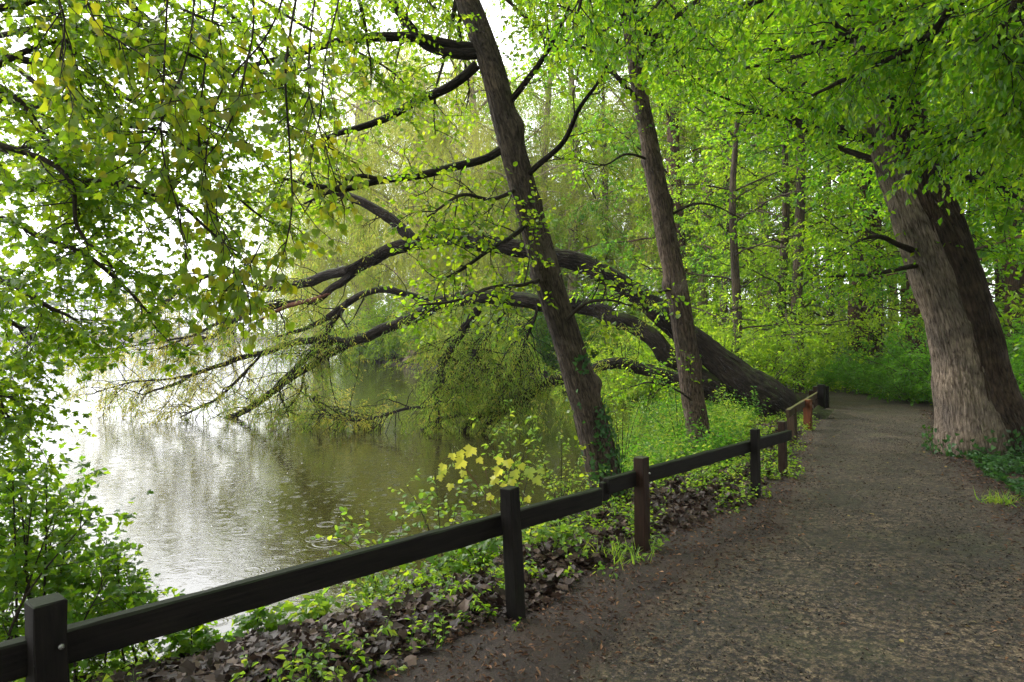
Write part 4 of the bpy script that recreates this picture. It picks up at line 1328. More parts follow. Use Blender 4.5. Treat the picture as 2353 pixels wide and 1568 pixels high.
leaves_on(lf, k2, 10, (.034, .06), LBEECH, .6, .5, .1, side=.7, along=.6)
leaves_on(lf, k1, 9, (.034, .06), LBEECH, .75, .45, .2)
# unseen roof of the crown, added over path and viewpoint to shade them
nz = 80
hz = np.stack([np.full(nz, 7.0), np.full(nz, 2.5), rng.uniform(5.6, 9.0, nz)], -1)
az = rng.uniform(0, 6.28, nz)
r1 = grow(hz, np.stack([np.cos(az) - .5, np.sin(az), np.full(nz, .12)], -1), rng.uniform(4.0, 8.5, nz), 10, .3, (0, 0, -1), .1)
r2 = kids(r1, 12, (1.0, 2.2), .15, 1, (50, 15), flat=.4, K=7, wob=.3)
r3 = kids(r2, 6, (.4, .9), .15, 1, (50, 15), flat=.4, K=5)
tubes(tw, r1, np.full(nz, .05), 6)
tubes(tw, r2, np.full(len(r2), .01), 3)
leaves_on(lf, r3, 7, (.10, .14), LDIA, .3, .4, .1)
tw.build('twigs', BARK_TWIG, bee, kind='stuff')
lf.build('crown', LF_BEECH, bee)

# ---------------------------------------------------------------- the wood behind: prototypes and copies
def wood_tree(sd, mat_leaf, mat_bark, H=15, r0=.2, low=2.0, spread=4.0, nl=34, leaf=(.08, .12), tm=LDIA, per=9, k1n=10, k2n=5, lean=0.0, droop=.25):
    seed(sd)
    root = thing('wood_tree', (0, 0, 0), 'tree', 'tree')
    tp = np.array([(0, 0, -.3), (lean * .1, .05, H * .2), (lean * .4, -.1, H * .5), (lean * .8, .1, H * .8), (lean, 0, H)])
    M = Mesh()
    p, r = trunk(M, tp, [r0 * 1.1, r0, r0 * .75, r0 * .4, r0 * .1], 18, .25, r0 * .05, flare=(.4, .4), sd=sd)
    M.build('trunk', mat_bark, root, smooth_shade=True)
    base = p[None]
    z = np.linspace(low, H * .96, nl) + rng.normal(size=nl) * .2
    t = np.clip((z + .3) / (H + .3), 0, .999)
    pos, tan = at(np.repeat(base, 1, 0), np.zeros(nl, int), t)
    az = np.cumsum(rng.uniform(1.7, 3.0, nl))
    rel = np.clip((z - low) / (H - low), 0, 1)
    ln = spread * (1 - rel ** 2.2) ** .6 * rng.uniform(.65, 1.1, nl) + .5
    dd = np.stack([np.cos(az), np.sin(az), .25 + .9 * rel + rng.normal(size=nl) * .15], -1)
    b = grow(pos, dd, ln, 9, .35, (0, 0, -1), .35)
    tw, lf = Mesh(), Mesh()
    tubes(tw, b, .012 + ln * .006, 5)
    k1 = kids(b, k1n, (.7, 1.7), .15, 1, (50, 15), flat=.5, K=6, wob=.35, trop=(0, 0, -1), gain=droop)
    k2 = kids(k1, k2n, (.3, .8), .1, 1, (50, 15), flat=.6, K=4, wob=.3, trop=(0, 0, -1), gain=droop)
    tubes(tw, k1, np.full(len(k1), .008), 3)
    rb = np.repeat(rng.uniform(0, 1, len(b)), k1n * k2n)
    leaves_on(lf, k2, per, leaf, tm, droop + .1, .6, .05, rbias=rb)
    tw.build('twigs', mat_bark, root, kind='stuff')
    lf.build('crown', mat_leaf, root)
    return root


def weeping(sd, H=17, mat=LF_WEEP):
    seed(sd)
    root = thing('weeping_willow', (0, 0, 0), 'tree', 'tree')
    M = Mesh()
    tp = np.array([(0, 0, -.4), (.2, 0, H * .2), (0, .3, H * .45), (.3, .1, H * .8)])
    p, r = trunk(M, tp, [.5, .42, .3, .1], 20, .25, .03, flare=(.5, .4), sd=sd)
    M.build('trunk', BARK_PALE, root, smooth_shade=True)
    nl = 34
    z = np.linspace(H * .22, H * .8, nl)
    t = (z + .4) / (H * .8 + .4)
    pos, tan = at(p[None], np.zeros(nl, int), np.clip(t, 0, .99))
    az = np.cumsum(rng.uniform(1.7, 3, nl))
    dd = np.stack([np.cos(az), np.sin(az), 1.1 + rng.normal(size=nl) * .3], -1)
    b = grow(pos, dd, rng.uniform(3, 6, nl), 10, .3, (0, 0, -1), .9)
    tw, lf = Mesh(), Mesh()
    tubes(tw, b, np.full(nl, .07), 5)
    k1 = kids(b, 9, (.8, 2.2), .2, 1, (45, 15), K=7, wob=.3, trop=(0, 0, -1), gain=.8)
    tubes(tw, k1, np.full(len(k1), .016), 3)
    k2 = kids(k1, 9, (1.2, 3.8), .1, 1, (50, 20), K=9, wob=.25, trop=(0, 0, -1), gain=4.5, taper=.1)
    tubes(tw, k2[::2], np.full(len(k2[::2]), .004), 3)
    rb = np.repeat(rng.uniform(0, 1, len(b)), 81)
    leaves_on(lf, k2, 24, (.10, .17), LWIL, .7, .8, .02, rbias=rb)
    tw.build('twigs', BARK_PALE, root, kind='stuff')
    lf.build('crown', mat, root)
    return root


def wood_bush(sd, mat, R_=1.3, H=2.0, leaf=(.05, .08), tm=LLEAFLET, ns=26, k1n=9, k2n=4, per=7):
    seed(sd)
    root = thing('bush', (0, 0, 0), 'bush', 'bush')
    a = rng.uniform(0, 6.28, ns)
    st_ = np.stack([np.cos(a) * .2, np.sin(a) * .2, np.full(ns, -.1)], -1)
    dd = np.stack([np.cos(a) * rng.uniform(.2, 1.1, ns), np.sin(a) * rng.uniform(.2, 1.1, ns), np.ones(ns)], -1)
    b = grow(st_, dd, rng.uniform(.7, 1.1, ns) * H * 1.1, 9, .35, (0, 0, -1), .5)
    tw, lf = Mesh(), Mesh()
    tubes(tw, b, np.full(ns, .014), 5)
    k1 = kids(b, k1n, (.35, .9), .1, 1, (50, 15), K=6, wob=.35, trop=(0, 0, -1), gain=.3)
    tubes(tw, k1, np.full(len(k1), .005), 3)
    k2 = kids(k1, k2n, (.15, .4), .1, 1, (50, 15), K=4)
    rb = np.repeat(rng.uniform(0, 1, ns), k1n * k2n)
    leaves_on(lf, k2, per, leaf, tm, .25, .55, .05, rbias=rb)
    leaves_on(lf, k1, per, leaf, tm, .25, .55, .05)
    tw.build('stems', BARK_DARK, root, kind='stuff')
    lf.build('foliage', mat, root)
    return root


def put(proto, x, y, rz, sc, label, group, first=[]):
    z = float(gh(np.array([x]), np.array([y]))[0])
    if proto.name not in first:
        first.append(proto.name)
        proto.location = (x, y, z)
        proto.rotation_euler = (0, 0, rz)
        proto.scale = (sc, sc, sc)
        tag(proto, label, None, group)
        for c in proto.children:
            c.location = (0, 0, 0)
        return proto
    return copy_tree(proto, (x, y, z), rz, sc, label, group)


def wx_(px, d): return (px - 1176.5) / 1568.7 * d


W_A = wood_tree(301, LF_WOOD, BARK_DARK, 15, .17, 1.6, 4.2, nl=38, per=11)
W_B = wood_tree(302, LF_WOOD, BARK_PALE, 18, .2, 2.6, 3.8, nl=44, lean=.8, per=10)
W_C = wood_tree(303, LF_WOODDK, BARK_RED, 16, .26, 3.0, 4.4, nl=38, lean=-.5, per=11)
W_E = wood_tree(305, LF_WOODDK, BARK_RED, 16, .27, 6.5, 4.4, nl=34, per=10)
W_D = wood_tree(304, LF_WOOD, BARK_DARK, 11, .12, 1.2, 3.2, nl=30, leaf=(.06, .1), per=10)
WP_A = weeping(311)
WP_B = weeping(312, 15, LF_WOOD if False else LF_WEEP)
BU_A = wood_bush(321, LF_WOOD)
BU_B = wood_bush(322, LF_WOODDK)
BU_C = wood_bush(323, LF_PALE, leaf=(.03, .05), ns=22)

GW = 'trees of the wood behind the path and cove'
# trees singled out by their trunks
put(W_D, wx_(1798, 19), 19, .5, 1.0, 'thin dark curved trunk just left of the far fence posts behind the willow foot', GW)
put(W_A, wx_(1834, 18.2), 18.2, 2.1, .85, 'straight thin dark trunk behind the far fence posts', GW)
put(W_E, wx_(1975, 21.5), 21.5, .9, 1.0, 'reddish brown straight trunk standing in bushes beyond the bend, left of a pair', GW)
put(W_E, wx_(2006, 22), 22, 3.1, .95, 'reddish brown straight trunk standing in bushes beyond the bend, right of a pair', GW)
put(W_B, wx_(1618, 30), 30, 1.2, 1.15, 'tall pale straight trunk seen between the slender trunk and the wood', GW)
put(W_A, wx_(1388, 36.5), 36.5, .4, 1.2, 'dark trunk on the far bank of the cove seen above the arching willow', GW)
put(W_A, wx_(1665, 27), 27, 2.2, .9, 'light green tree behind the foot of the leaning willow', GW)
put(W_D, wx_(1690, 17), 17, 4.0, .9, 'small bright green tree on the bank behind the slender trunk', GW)
put(W_D, wx_(1905, 21.5), 21.5, 5.1, 1.0, 'small leafy tree overhanging the bend of the path', GW)
# backdrop rows
seed(91)
rows = []
lab = {0: 'tree of the green backdrop wood'}
spots = [(1240, 40), (1320, 37), (1470, 38), (1540, 40), (1450, 48), (1300, 50), (1180, 46), (1600, 37), (1690, 33), (1760, 29), (1830, 31), (1860, 38), (1930, 34), (2010, 36), (2080, 30), (2100, 21), (2170, 26), (2230, 33), (2310, 27), (2400, 22), (2470, 30), (2330, 17.5), (2550, 18), (2500, 13.5),
         (1750, 42), (1650, 48), (1880, 50), (2050, 48), (2200, 45), (2380, 42), (1980, 29), (1560, 28.5), (2640, 15), (2700, 10), (2620, 24), (1400, 58), (1550, 60), (1800, 62), (2100, 64), (2400, 60)]
order = [W_A, W_B, W_C, W_D]
for k, (px, dd) in enumerate(spots):
    pr = order[int(rng.integers(0, 4))] if dd > 24 else order[[0, 3][k % 2]]
    if px > 2050: pr = W_C if k % 2 else pr
    if px < 1560 and pr is W_C: pr = W_B
    side = 'right' if px > 2140 else ('middle' if px > 1560 else 'left')
    dist = 'farthest' if dd > 44 else ('farther' if dd > 27 else 'nearer')
    put(pr, wx_(px, dd), dd, rng.uniform(0, 6.28), rng.uniform(.95, 1.3) * (1.0 if dd < 30 else 1.1),
        {'right': f'one of the {dist} dim green trees behind the great trunk',
         'middle': f'one of the {dist} green trees rising above the bend of the path',
         'left': f'one of the {dist} green trees on the far bank of the cove'}[side], GW)
for k, (x, y, sc) in enumerate([(10.5, -1.5, 1.1), (6.5, -6, 1.1), (1.5, -8.5, 1.1), (-4, -8, 1.0), (12, 5, 1.1), (-8.5, -4.5, .9), (9, -9, 1.2), (4, -12, 1.2), (-1, -13, 1.2), (14, -4, 1.2), (15, 2, 1.2), (-6.5, -9.5, 1.0), (9.5, 3.5, .8), (4.5, -3.6, .9)]):  # out-of-view trees added to keep open sky light off the path
    put([W_A, W_C][k % 2], x, y, k * 1.3, sc, 'unseen tree added behind the viewpoint to block light', 'unseen shading trees added behind the viewpoint')
GV = 'yellow weeping willows beyond the cove'
seed(92)
vs = [(WP_A, 1090, 42, 1.3), (WP_B, 960, 47, 1.6), (WP_A, 840, 56, 1.75), (WP_B, 1190, 37.5, 1.0), (WP_B, 730, 66, 1.8), (WP_A, 1010, 60, 1.5), (WP_B, 1300, 46, 1.3), (WP_A, 1560, 34, 1.1)]
vl = ['yellow green weeping willow left of the slim leaning trunk, filling the middle of the view', 'tall yellow green weeping willow with strands above the willow arch',
      'pale yellow weeping willow at the left end of the far bank', 'low weeping willow behind the foot of the slim leaning trunk', 'smallest and farthest weeping willow, next to the open sky',
      'weeping willow showing over the tops of the nearer willows', 'weeping willow seen just right of the slim leaning trunk', 'weeping willow right of the slender straight trunk']
for (pr, px, dd, sc), l in zip(vs, vl):
    put(pr, wx_(px, dd), dd, rng.uniform(0, 6.28), sc, l, GV)

GB = 'bushes of the wood edge'
seed(93)
bs = []
for k in range(16):    # beyond the bend, along the right side of the path
    t = k / 15
    bs.append((8.6 + 1.5 * t + rng.normal() * .3 + (0 if k % 2 else 1.6), 20.5 - 7.5 * t + rng.normal() * .4, BU_B, 'bush on the verge where the path bends out of sight'))
for k in range(10):
    bs.append((5.2 + rng.normal() * .8 - k * .15, 16.5 + k * .9, BU_A, 'bright bush left of the far fence behind the willow foot'))
for k in range(12):
    bs.append((7 + k * .9, 24.5 + rng.normal() * .8, BU_B, 'bush in the undergrowth below the reddish trunks'))
for k in range(9):
    bs.append((10.5 + rng.uniform(-1, 2.5), 9.5 + k * .9, BU_B, 'dark bush behind the great trunk'))
for k in range(14):
    bs.append((wx_(1540 + k * 26, 27 + (k % 3) * 2.2), 27 + (k % 3) * 2.2, BU_A if k % 4 else BU_B, 'bush seen through the trees behind the leaning willow'))
for k in range(12):
    px, dd = 1240 + k * 32, 34.6 + abs(k - 5) * .1 + rng.uniform(0, 1.2)
    bs.append((wx_(px, dd), dd, BU_A if k % 2 else BU_B, 'bush at the far water edge of the cove'))
for k in range(18):
    px, dd = 1230 - k * 24, 36.2 + k * .98
    bs.append((wx_(px, dd), dd + .5 + rng.uniform(0, .9), BU_A if k % 3 else BU_C, 'bush under the weeping willows at the water edge'))
bs.append((wx_(1925, 22.5), 22.5, BU_C, 'pale grey green bush beyond the bend'))
bs.append((wx_(1890, 23.5), 23.5, BU_C, 'pale grey green bush beyond the bend'))
for (x, y, pr, l) in bs:
    put(pr, x, y, rng.uniform(0, 6.28), rng.uniform(.8, 1.25) * (2.1 if 'weeping' in l else 1.5 if y > 30 else (.55 if 'verge' in l else 1)), l, GB)

# far shore
seed(94)
FT = wood_tree(331, LF_FAR, BARK_DARK, 14, .3, 1.0, 5.5, nl=26, leaf=(.35, .5), per=4, k1n=8, k2n=4)
for k in range(46):
    px = -260 + k * 32
    dd = 192 + rng.uniform(-4, 26)
    put(FT, wx_(px, dd), dd, rng.uniform(0, 6.28), rng.uniform(.75, 1.25), 'hazy tree of the far lake shore', 'hazy trees on the far shore')

# ---------------------------------------------------------------- bank plants, litter
def scatter(n, x0, x1, y0, y1, cond):
    x = rng.uniform(x0, x1, n)
    y = rng.uniform(y0, y1, n)
    s, p_ = shore(x, y), path_mask(x, y)
    k = cond(x, y, s, p_)
    x, y = x[k], y[k]
    return np.stack([x, y, gh(x, y)], -1)


seed(101)
M = Mesh()
pos = scatter(140000, -3.5, 5, 1.5, 14, lambda x, y, s, p: (s > .1) & (fence_side(x, y) > .02 + .1 * snoise(x, y, 5, 40)) & (rng.uniform(0, 1, len(x)) < np.clip(1.6 - .13 * y, .25, 1)) & (snoise(x, y, 2.2, 41) > -.75))
nn = rng.normal(size=pos.shape) * .45 + [0, 0, 1]
pos[:, 2] += rng.uniform(.0, .035, len(pos))
leaves(M, pos, np.cross(nn, rng.normal(size=pos.shape)), nn, rng.uniform(.12, .24, len(pos)) ** 1.9 + .012, LDEAD, rng.uniform(0, 1, len(pos)) ** 1.6)
tag(M.build('fallen_leaves', LF_DEAD), 'wet grey brown dead leaves covering the lake bank', 'leaves', kind='stuff')

M = Mesh()
pos = scatter(170000, -2.5, 8.5, 1.6, 14, lambda x, y, s, p: (s > .8) & (p < .35) & (p > -3.2) & (rng.uniform(0, 1, len(x)) < np.clip(.55 - 1.4 * p, .06, 1)))
pos2 = scatter(9000, -1, 7.5, 1.6, 10, lambda x, y, s, p: (p > .2) & (rng.uniform(0, 1, len(x)) < .25))
pos = np.vstack([pos, pos2])
nn = rng.normal(size=pos.shape) * .35 + [0, 0, 1]
pos[:, 2] += rng.uniform(.005, .014, len(pos))
leaves(M, pos, np.cross(nn, rng.normal(size=pos.shape)), nn, rng.uniform(.012, .045, len(pos)), LLEAFLET, rng.uniform(0, 1, len(pos)) ** 2, wide=rng.uniform(.15, .8, len(pos)))
sp_ = pos[rng.integers(0, len(pos), 900)] + [0, 0, .006]
sk = grow(sp_, rng.normal(size=sp_.shape) * [1, 1, .08], rng.uniform(.04, .28, len(sp_)), 4, .2)
tubes(M, sk, rng.uniform(.001, .003, len(sk)), 3)
tag(M.build('litter', LF_CRUMB), 'brown needles and crumbs of bark along the path edges', 'litter', kind='stuff')


def stones(M, pos, size, flat=.6):
    n = len(pos)
    T = np.array([(1, 0, 0), (.3, .9, 0), (-.8, .6, 0), (-.9, -.4, 0), (.1, -1, 0), (0, 0, 1), (0, 0, -1)], float)
    T = T[None] * (1 + rng.normal(size=(n, 7, 1)) * .18) * [1, 1, flat]
    a = rng.uniform(0, 6.28, n)[:, None]
    x = T[:, :, 0] * np.cos(a) - T[:, :, 1] * np.sin(a)
    y = T[:, :, 0] * np.sin(a) + T[:, :, 1] * np.cos(a)
    V = pos[:, None] + size[:, None, None] * np.stack([x, y * .8, T[:, :, 2]], -1)
    F = [(i, (i + 1) % 5, 5) for i in range(5)] + [((i + 1) % 5, i, 6) for i in range(5)]
    F = (np.array(F)[None] + (np.arange(n) * 7)[:, None, None]).reshape(-1, 3)
    M.add(V, F, np.repeat(rng.uniform(0, 1, n), 7))


M = Mesh()
pos = scatter(900, -1, 8, 1.8, 14, lambda x, y, s, p: (p > .0) & (rng.uniform(0, 1, len(x)) < .8 - .6 * p))
nn = rng.normal(size=pos.shape) * .3 + [0, 0, 1]
pos[:, 2] += .012
leaves(M, pos, np.cross(nn, rng.normal(size=pos.shape)), nn, rng.uniform(.015, .045, len(pos)), LDEAD)
tag(M.build('path_leaves', leaf_mat('path_leaf', [(.03, .018, .01), (.09, .05, .025), (.22, .17, .05)], [(.02, .01, .005), (.05, .03, .01), (.1, .08, .02)], .1, rough=.5)), 'scattered dead leaves lying on the gravel path', 'leaves', kind='stuff')
M = Mesh()
pos = scatter(150000, -2, 8, 1.7, 13, lambda x, y, s, p: (p > -.1) & (rng.uniform(0, 1, len(x)) < np.clip(.35 + .6 * snoise(x, y, 5, 81) + .25 * snoise(x, y, 19, 82), .06, 1)))
nn = rng.normal(size=pos.shape) * .5 + [0, 0, 1]
pos[:, 2] += .009
leaves(M, pos, np.cross(nn, rng.normal(size=pos.shape)), nn, rng.uniform(.006, .022, len(pos)), LLEAFLET, wide=rng.uniform(.5, 1.4, len(pos)))
tag(M.build('soil_crumbs', leaf_mat('soil_crumb', [(.004, .003, .002), (.010, .007, .005), (.022, .014, .009)], [(0, 0, 0), (0, 0, 0), (0, 0, 0)], .02, rough=.7, spec=.2)), 'dark soil and bark crumbs strewn over the gravel path', 'debris', kind='stuff')
STONE = leaf_mat('gravel_stone', [(.018, .012, .008), (.045, .033, .024), (.13, .10, .078)], [(0, 0, 0), (0, 0, 0), (0, 0, 0)], .02, rough=.45, spec=.4)
M = Mesh()
pos = scatter(260000, -2, 8.5, 1.8, 15, lambda x, y, s, p: (p > -.05) & (rng.uniform(0, 1, len(x)) < np.clip(.35 + .5 * snoise(x, y, 2.2, 61) + .3 * snoise(x, y, 9, 62), .08, 1)))
pos[:, 2] += .006
stones(M, pos, rng.uniform(.3, 1, len(pos)) ** 2.5 * .007 + .0018)
tag(M.build('gravel', STONE), 'loose wet gravel grit on the footpath', 'gravel', kind='stuff')


def plants(name, pos, mat, h, nl, leaf, tm, label, cat, stemr=.0015, droop=.2, K=5, tilt=.45):
    M, S = Mesh(), Mesh()
    n = len(pos)
    hh = rng.uniform(h[0], h[1], n)
    b = grow(pos - [0, 0, .01], rng.normal(size=(n, 3)) * .35 + [0, 0, 1], hh, K, .3)
    leaves_on(M, b, nl, leaf, tm, droop, tilt, .25, along=.3, side=1.0)
    tubes(M, b, np.full(n, stemr), 3)
    return tag(M.build(name, mat), label, cat, kind='stuff')


seed(102)
pos = scatter(15000, -3.2, 5.5, 2, 13, lambda x, y, s, p: (s > .02) & (fence_side(x, y) > -.1 + .12 * snoise(x, y, 4, 44)) & (snoise(x, y, 3.2, 50) > .15 - .07 * y) & (rng.uniform(0, 1, len(x)) < .6))
hk = rng.uniform(0, 1, len(pos)) < .5
plants('weed_cover', pos[hk], LF_SHRUB, (.02, .2), 7, (.02, .05), LLEAFLET, 'mid green low weeds among the dead leaves of the bank', 'weeds')
pos = pos[~hk]
plants('seedlings', pos, LF_YOUNG, (.03, .24), 8, (.022, .05), LBEECH, 'small bright green seedlings coming up through the dead leaves', 'seedlings')
pos = scatter(6500, -1, 5.6, 6.5, 18, lambda x, y, s, p: (s > -.1) & (p < -.75) & (y > 7.0 + .3 * (4 - x)) & (x > 1.2))
hk = snoise(pos[:, 0], pos[:, 1], 1.6, 71) > 0
plants('nettle_cover', pos[hk], LF_WOODDK, (.15, .7), 12, (.03, .07), LLEAFLET, 'darker green nettle like weeds under the willow', 'weeds', droop=.3)
pos = pos[~hk]
plants('undergrowth', pos, LF_YOUNG, (.15, .55), 12, (.03, .06), LLEAFLET, 'bright green knee high weeds behind the fence under the willow', 'weeds', droop=.3)
pos = scatter(5200, 6.5, 16, 10, 26, lambda x, y, s, p: (p < -.25) & (p > -4))
plants('ground_cover', pos, LF_WOOD, (.12, .45), 12, (.04, .075), LLEAFLET, 'low green weeds on the verge beyond the great trunk', 'weeds', droop=.3)
pos = scatter(4200, 4.2, 8.5, 6.0, 10.6, lambda x, y, s, p: (p < -.15) & (snoise(x, y, 3, 60) > -.45 + .5 * (np.hypot(x - 6.2, y - 8.8) > 1.3)))
plants('ground_ivy', pos, LF_IVY, (.04, .16), 8, (.03, .055), LIVY, 'dark ivy and weeds on the ground before the great trunk', 'ivy')
pos = scatter(9000, 7, 30, 9, 60, lambda x, y, s, p: (p < -.5) & (rng.uniform(0, 1, len(x)) < .5))
plants('woodland_weeds', pos, LF_WOODDK, (.2, .6), 10, (.07, .12), LLEAFLET, 'dim green weeds on the floor of the wood', 'weeds', droop=.3)

# shrub sprigs between fence and water: each a thing
def sprig(name, base, ends, mat, leaf, tm, label, cat, r=.006, k1n=7, per=6, k1l=(.12, .35), droop=.2, tilt=.5, group=None, barkm=None):
    root = thing(name, base, label, cat, group)
    sp = []
    for e in ends:
        e = np.asarray(e, float)
        c_ = (np.asarray(base) * .55 + e * .45) + [0, 0, .12 * np.linalg.norm(e - base)] + rng.normal(size=3) * .02
        sp.append(smooth(np.array([base, c_, e]), 12))
    sp = np.stack(sp)
    for k in range(len(sp)):
        M = Mesh()
        tubes(M, sp[k:k + 1], np.array([r]), 5)
        M.build('stem', barkm or BARK_TWIG, root, smooth_shade=True)
    lf = Mesh()
    k1 = kids(sp, k1n, k1l, .25, 1, (45, 15), K=5, wob=.3)
    tubes(lf, k1, np.full(len(k1), .0015), 3)
    leaves_on(lf, k1, per, leaf, tm, droop, tilt, .15)
    leaves_on(lf, sp, 7, leaf, tm, droop, tilt, .3)
    lf.build('foliage', mat, root)
    return root


def gp(px, d, dz=0.0):
    x = wx_(px, d)
    return np.array([x, d, float(gh(np.array([x]), np.array([d]))[0]) + dz])


seed(103)
GS = 'young shrubs between the fence and the water'
sprig('young_shrub', gp(880, 5.6), [P(760, 1225, 5.6), P(800, 1190, 5.6), P(880, 1230, 5.5), P(930, 1180, 5.7), P(1000, 1230, 5.5)], LF_YOUNG, (.035, .06), LROUND, 'young alder shrub over the water left of the second fence post', 'shrub', group=GS)
sprig('young_shrub', gp(1020, 5.6), [P(930, 1110, 5.6), P(1000, 1080, 5.6), P(1060, 1120, 5.6), P(1090, 1180, 5.5), P(1110, 1120, 5.7), P(960, 1160, 5.6)], LF_YOUNG, (.03, .055), LROUND, 'young shrub reaching up round the yellow maple leaves', 'shrub', group=GS)
sprig('young_shrub', gp(1180, 6.0), [P(1100, 960, 6.2), P(1140, 1000, 6.1), P(1170, 940, 6.2), P(1220, 960, 6.2), P(1250, 1010, 6.2), P(1180, 1050, 6)], LF_YOUNG, (.03, .06), LBEECH, 'tall thin shrub with leafy tips behind the second fence post', 'shrub', group=GS)
sprig('young_shrub', gp(1290, 6.3), [P(1240, 1040, 6.3), P(1290, 1010, 6.3), P(1330, 1050, 6.4), P(1310, 1090, 6.3), P(1370, 1080, 6.4), P(1260, 1100, 6.2)], LF_YOUNG, (.025, .045), LBEECH, 'fine leaved shrub just left of the ivy clad trunk', 'shrub', group=GS)
sprig('young_shrub', gp(1100, 4.9), [P(1000, 1290, 4.9), P(1050, 1260, 4.9), P(1110, 1280, 4.9), P(1130, 1240, 4.9), P(1060, 1320, 4.8), P(950, 1330, 4.9)], LF_SHRUB, (.035, .07), LMAPLE, 'low shrub of lobed leaves below the rail left of the second post', 'shrub', group=GS)
sprig('young_shrub', gp(1260, 4.9), [P(1215, 1240, 4.9), P(1250, 1220, 4.9), P(1290, 1230, 4.9), P(1320, 1210, 4.9)], LF_YOUNG, (.03, .06), LMAPLE, 'low shrub below the rail right of the second post', 'shrub', group=GS)
sprig('young_shrub', gp(850, 4.9), [P(820, 1340, 4.8), P(850, 1350, 4.8), P(870, 1330, 4.8), P(900, 1370, 4.8)], LF_YOUNG, (.03, .05), LMAPLE, 'yellow green tuft at the water edge below the long rail', 'shrub', group=GS)
sprig('young_shrub', gp(600, 4.3), [P(600, 1400, 4.2), P(570, 1420, 4.2), P(640, 1430, 4.2), P(610, 1440, 4.2)], LF_SHRUB, (.04, .07), LMAPLE, 'seedling of lobed leaves at the water edge under the long rail', 'shrub', group=GS)
sprig('young_shrub', gp(440, 3.9), [P(440, 1440, 3.9), P(400, 1460, 3.8), P(480, 1470, 3.9), P(430, 1490, 3.9)], LF_SHRUB, (.04, .07), LMAPLE, 'leafy seedling beside the dense shrub under the long rail', 'shrub', group=GS)
sprig('young_shrub', gp(710, 4.5), [P(700, 1390, 4.4), P(735, 1385, 4.4), P(720, 1410, 4.4)], LF_YOUNG, (.05, .08), LOVAL, 'dock like plant with upright oblong leaves at the water edge', 'shrub', group=GS)
sprig('young_shrub', gp(1430, 9.5), [P(1390, 850, 9.5), P(1440, 760, 9.6), P(1490, 880, 9.6), P(1450, 930, 9.5), P(1400, 960, 9.4)], LF_YOUNG, (.03, .05), LBEECH, 'thin wispy shrub between the ivy clad trunk and the slender trunk', 'shrub', r=.008, k1l=(.2, .5), group=GS)
sprig('young_shrub', gp(1560, 10.5), [P(1500, 860, 10.5), P(1540, 820, 10.6), P(1580, 900, 10.4), P(1480, 940, 10.4), P(1520, 990, 10.3), P(1560, 960, 10.3)], LF_YOUNG, (.035, .06), LLEAFLET, 'bright green shrub left of the slender trunk under the willow', 'shrub', r=.008, k1n=12, k1l=(.2, .5), group=GS)
sprig('young_shrub', gp(1700, 10.6), [P(1650, 900, 10.6), P(1690, 930, 10.6), P(1720, 960, 10.5), P(1660, 980, 10.4), P(1740, 1000, 10.3)], LF_YOUNG, (.035, .06), LLEAFLET, 'bright green shrub right of the slender trunk below the willow stem', 'shrub', r=.007, k1n=12, k1l=(.2, .45), group=GS)

# maple sapling with big yellow leaves
seed(104)
sap = thing('maple_sapling', gp(1120, 5.0), 'maple sapling with large lemon yellow leaves behind the second fence post', 'sapling')
stems = [[gp(1120, 5.0), P(1130, 1250, 4.95), P(1125, 1130, 4.9), P(1110, 1060, 4.9)], [gp(1120, 5.0), P(1140, 1230, 4.95), P(1165, 1120, 4.9), P(1170, 1070, 4.9)],
         [P(1128, 1160, 4.92), P(1080, 1090, 4.9), P(1040, 1050, 4.9), P(1010, 1060, 4.9)], [P(1150, 1180, 4.93), P(1190, 1120, 4.9), P(1215, 1090, 4.9)]]
for s_ in stems:
    M = Mesh()
    tubes(M, smooth(np.array(s_), 14)[None], np.array([.0045]), 5)
    M.build('stem', BARK_DEAD, sap, smooth_shade=True)
bigl = [(1085, 1035, .19, -.5, 1, .9), (1065, 1065, .19, -.9, 1, .9), (1040, 1050, .12, .2, 0, .8), (1020, 1075, .12, -.4, 1, .6), (1010, 1100, .11, .3, 0, .5), (1035, 1120, .12, -.2, 1, .85), (1020, 1085, .13, -.8, 1, .25),
        (1165, 1065, .15, .3, 1, .8), (1150, 1085, .16, -.6, 1, .85), (1180, 1090, .15, .5, 0, .3), (1140, 1105, .15, -.9, 1, .8), (1215, 1085, .17, .2, 1, .1), (1230, 1105, .15, .7, 1, .2), (1130, 1145, .12, -1, 1, .6), (1210, 1150, .11, .6, 1, .7), (1175, 1110, .13, .1, 1, .5), (1055, 1045, .13, .5, 1, .7), (1100, 1060, .12, .8, 1, .9), (1150, 1060, .13, -.3, 1, .7), (1195, 1075, .12, .6, 1, .4), (1065, 1090, .11, -.3, 1, .5), (1160, 1120, .12, -.2, 1, .9), (1240, 1085, .12, .9, 1, .15)]
for (px, py, sz, xd, _, rv) in bigl:
    M = Mesh()
    p0 = P(px, py - 8, 4.88 + rng.uniform(-.1, .05))
    leaves(M, p0[None], np.array([[xd, -.45, -.95]]), np.array([[rng.normal() * .3, -1, .55]]), np.array([sz * .45]), LBIG, np.array([rv]))
    tubes(M, np.array([[p0 + [-.3 * xd * .15, .06, .02], p0]]), np.array([.0016]), 3)
    M.build('leaf', LF_YELLOW, sap)

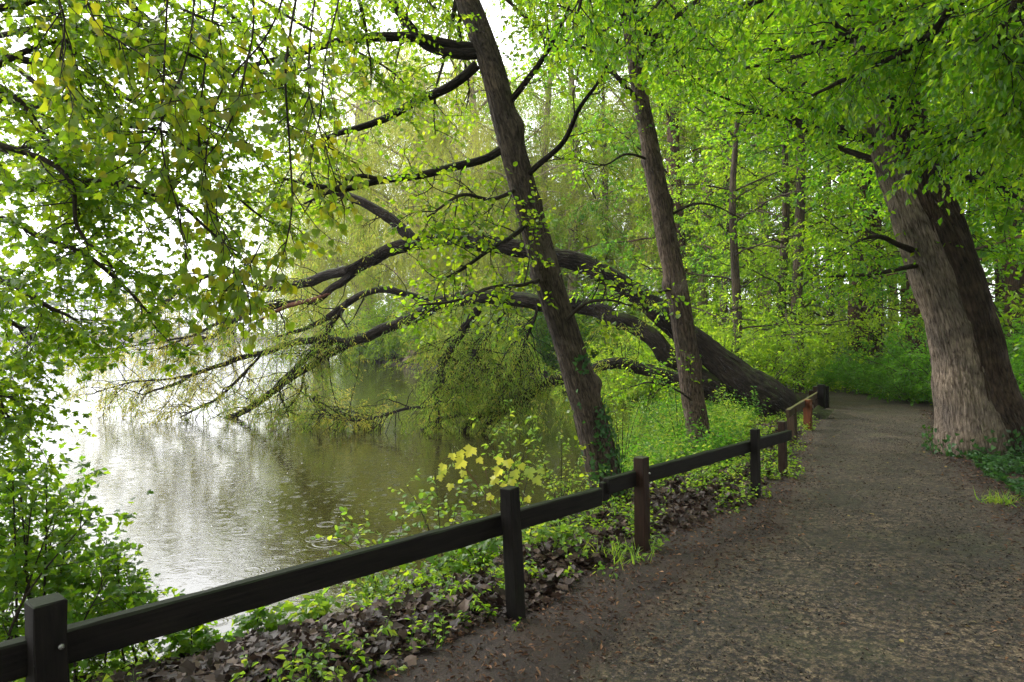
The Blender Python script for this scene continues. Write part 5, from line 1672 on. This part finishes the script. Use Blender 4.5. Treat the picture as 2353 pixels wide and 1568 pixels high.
# white fluff and petals floating on the lake
seed(106)
M = Mesh()
pos = scatter(5200, -6, 4, 6, 17, lambda x, y, s, p: (s < -.1) & (rng.uniform(0, 1, len(x)) < np.clip(.05 + .1 * snoise(x, y, 1.2, 70), .01, .2)))
pos[:, 2] = WZ + .004
leaves(M, pos, rng.normal(size=pos.shape) * [1, 1, .1], rng.normal(size=pos.shape) * .2 + [0, 0, 1], rng.uniform(.008, .028, len(pos)), LDIA, wide=np.full(len(pos), 1.3))
FLUFF = leaf_mat('white_fluff', [(.55, .55, .5), (.7, .7, .66)], [(.5, .5, .45), (.6, .6, .5)], .3)
tag(M.build('floating_fluff', FLUFF), 'white petals and fluff floating on the dark water', 'petals', kind='stuff')

# damp air over the lake
HB = (-420, -60, WZ - 2.6, 60, 420, 46)
M = Mesh()
c8 = [(x, y, z) for z in (HB[2], HB[5]) for (x, y) in ((HB[0], HB[1]), (HB[3], HB[1]), (HB[3], HB[4]), (HB[0], HB[4]))]
M.add(c8, np.array([[0, 3, 2, 1], [4, 5, 6, 7], [0, 1, 5, 4], [1, 2, 6, 5], [2, 3, 7, 6], [3, 0, 4, 7]]))
hm, hn, ho = new_mat('damp_air')
pv = N(hn, 'ShaderNodeVolumePrincipled')
pv.inputs['Color'].default_value = (.9, .93, .95, 1)
pv.inputs['Density'].default_value = .0004
hn.links.new(pv.outputs[0], ho.inputs['Volume'])
tag(M.build('haze', hm), 'pale damp air fading the far shore', 'haze', kind='stuff')

# grass tufts
seed(105)
def tuft(px, d, n, l, label):
    root_p = gp(px, d)
    M = Mesh()
    pos = root_p + rng.normal(size=(n, 3)) * [.09, .07, .0]
    ax = rng.normal(size=(n, 3)) * .6 + [0, 0, 1]
    leaves(M, pos, ax, rng.normal(size=(n, 3)) + [0, -.3, 0], rng.uniform(l * .5, l, n), LGRASS)
    o = M.build('grass_tuft', LF_YOUNG)
    return tag(o, label, 'grass', 'grass tufts on the bank')
tuft(1420, 4.75, 90, .16, 'grass tuft at the path edge between second and third posts')
tuft(870, 5.1, 30, .3, 'tall grass blades in the water edge under the long rail')
tuft(2300, 6.4, 110, .14, 'grass tuft on the verge below the great trunk')
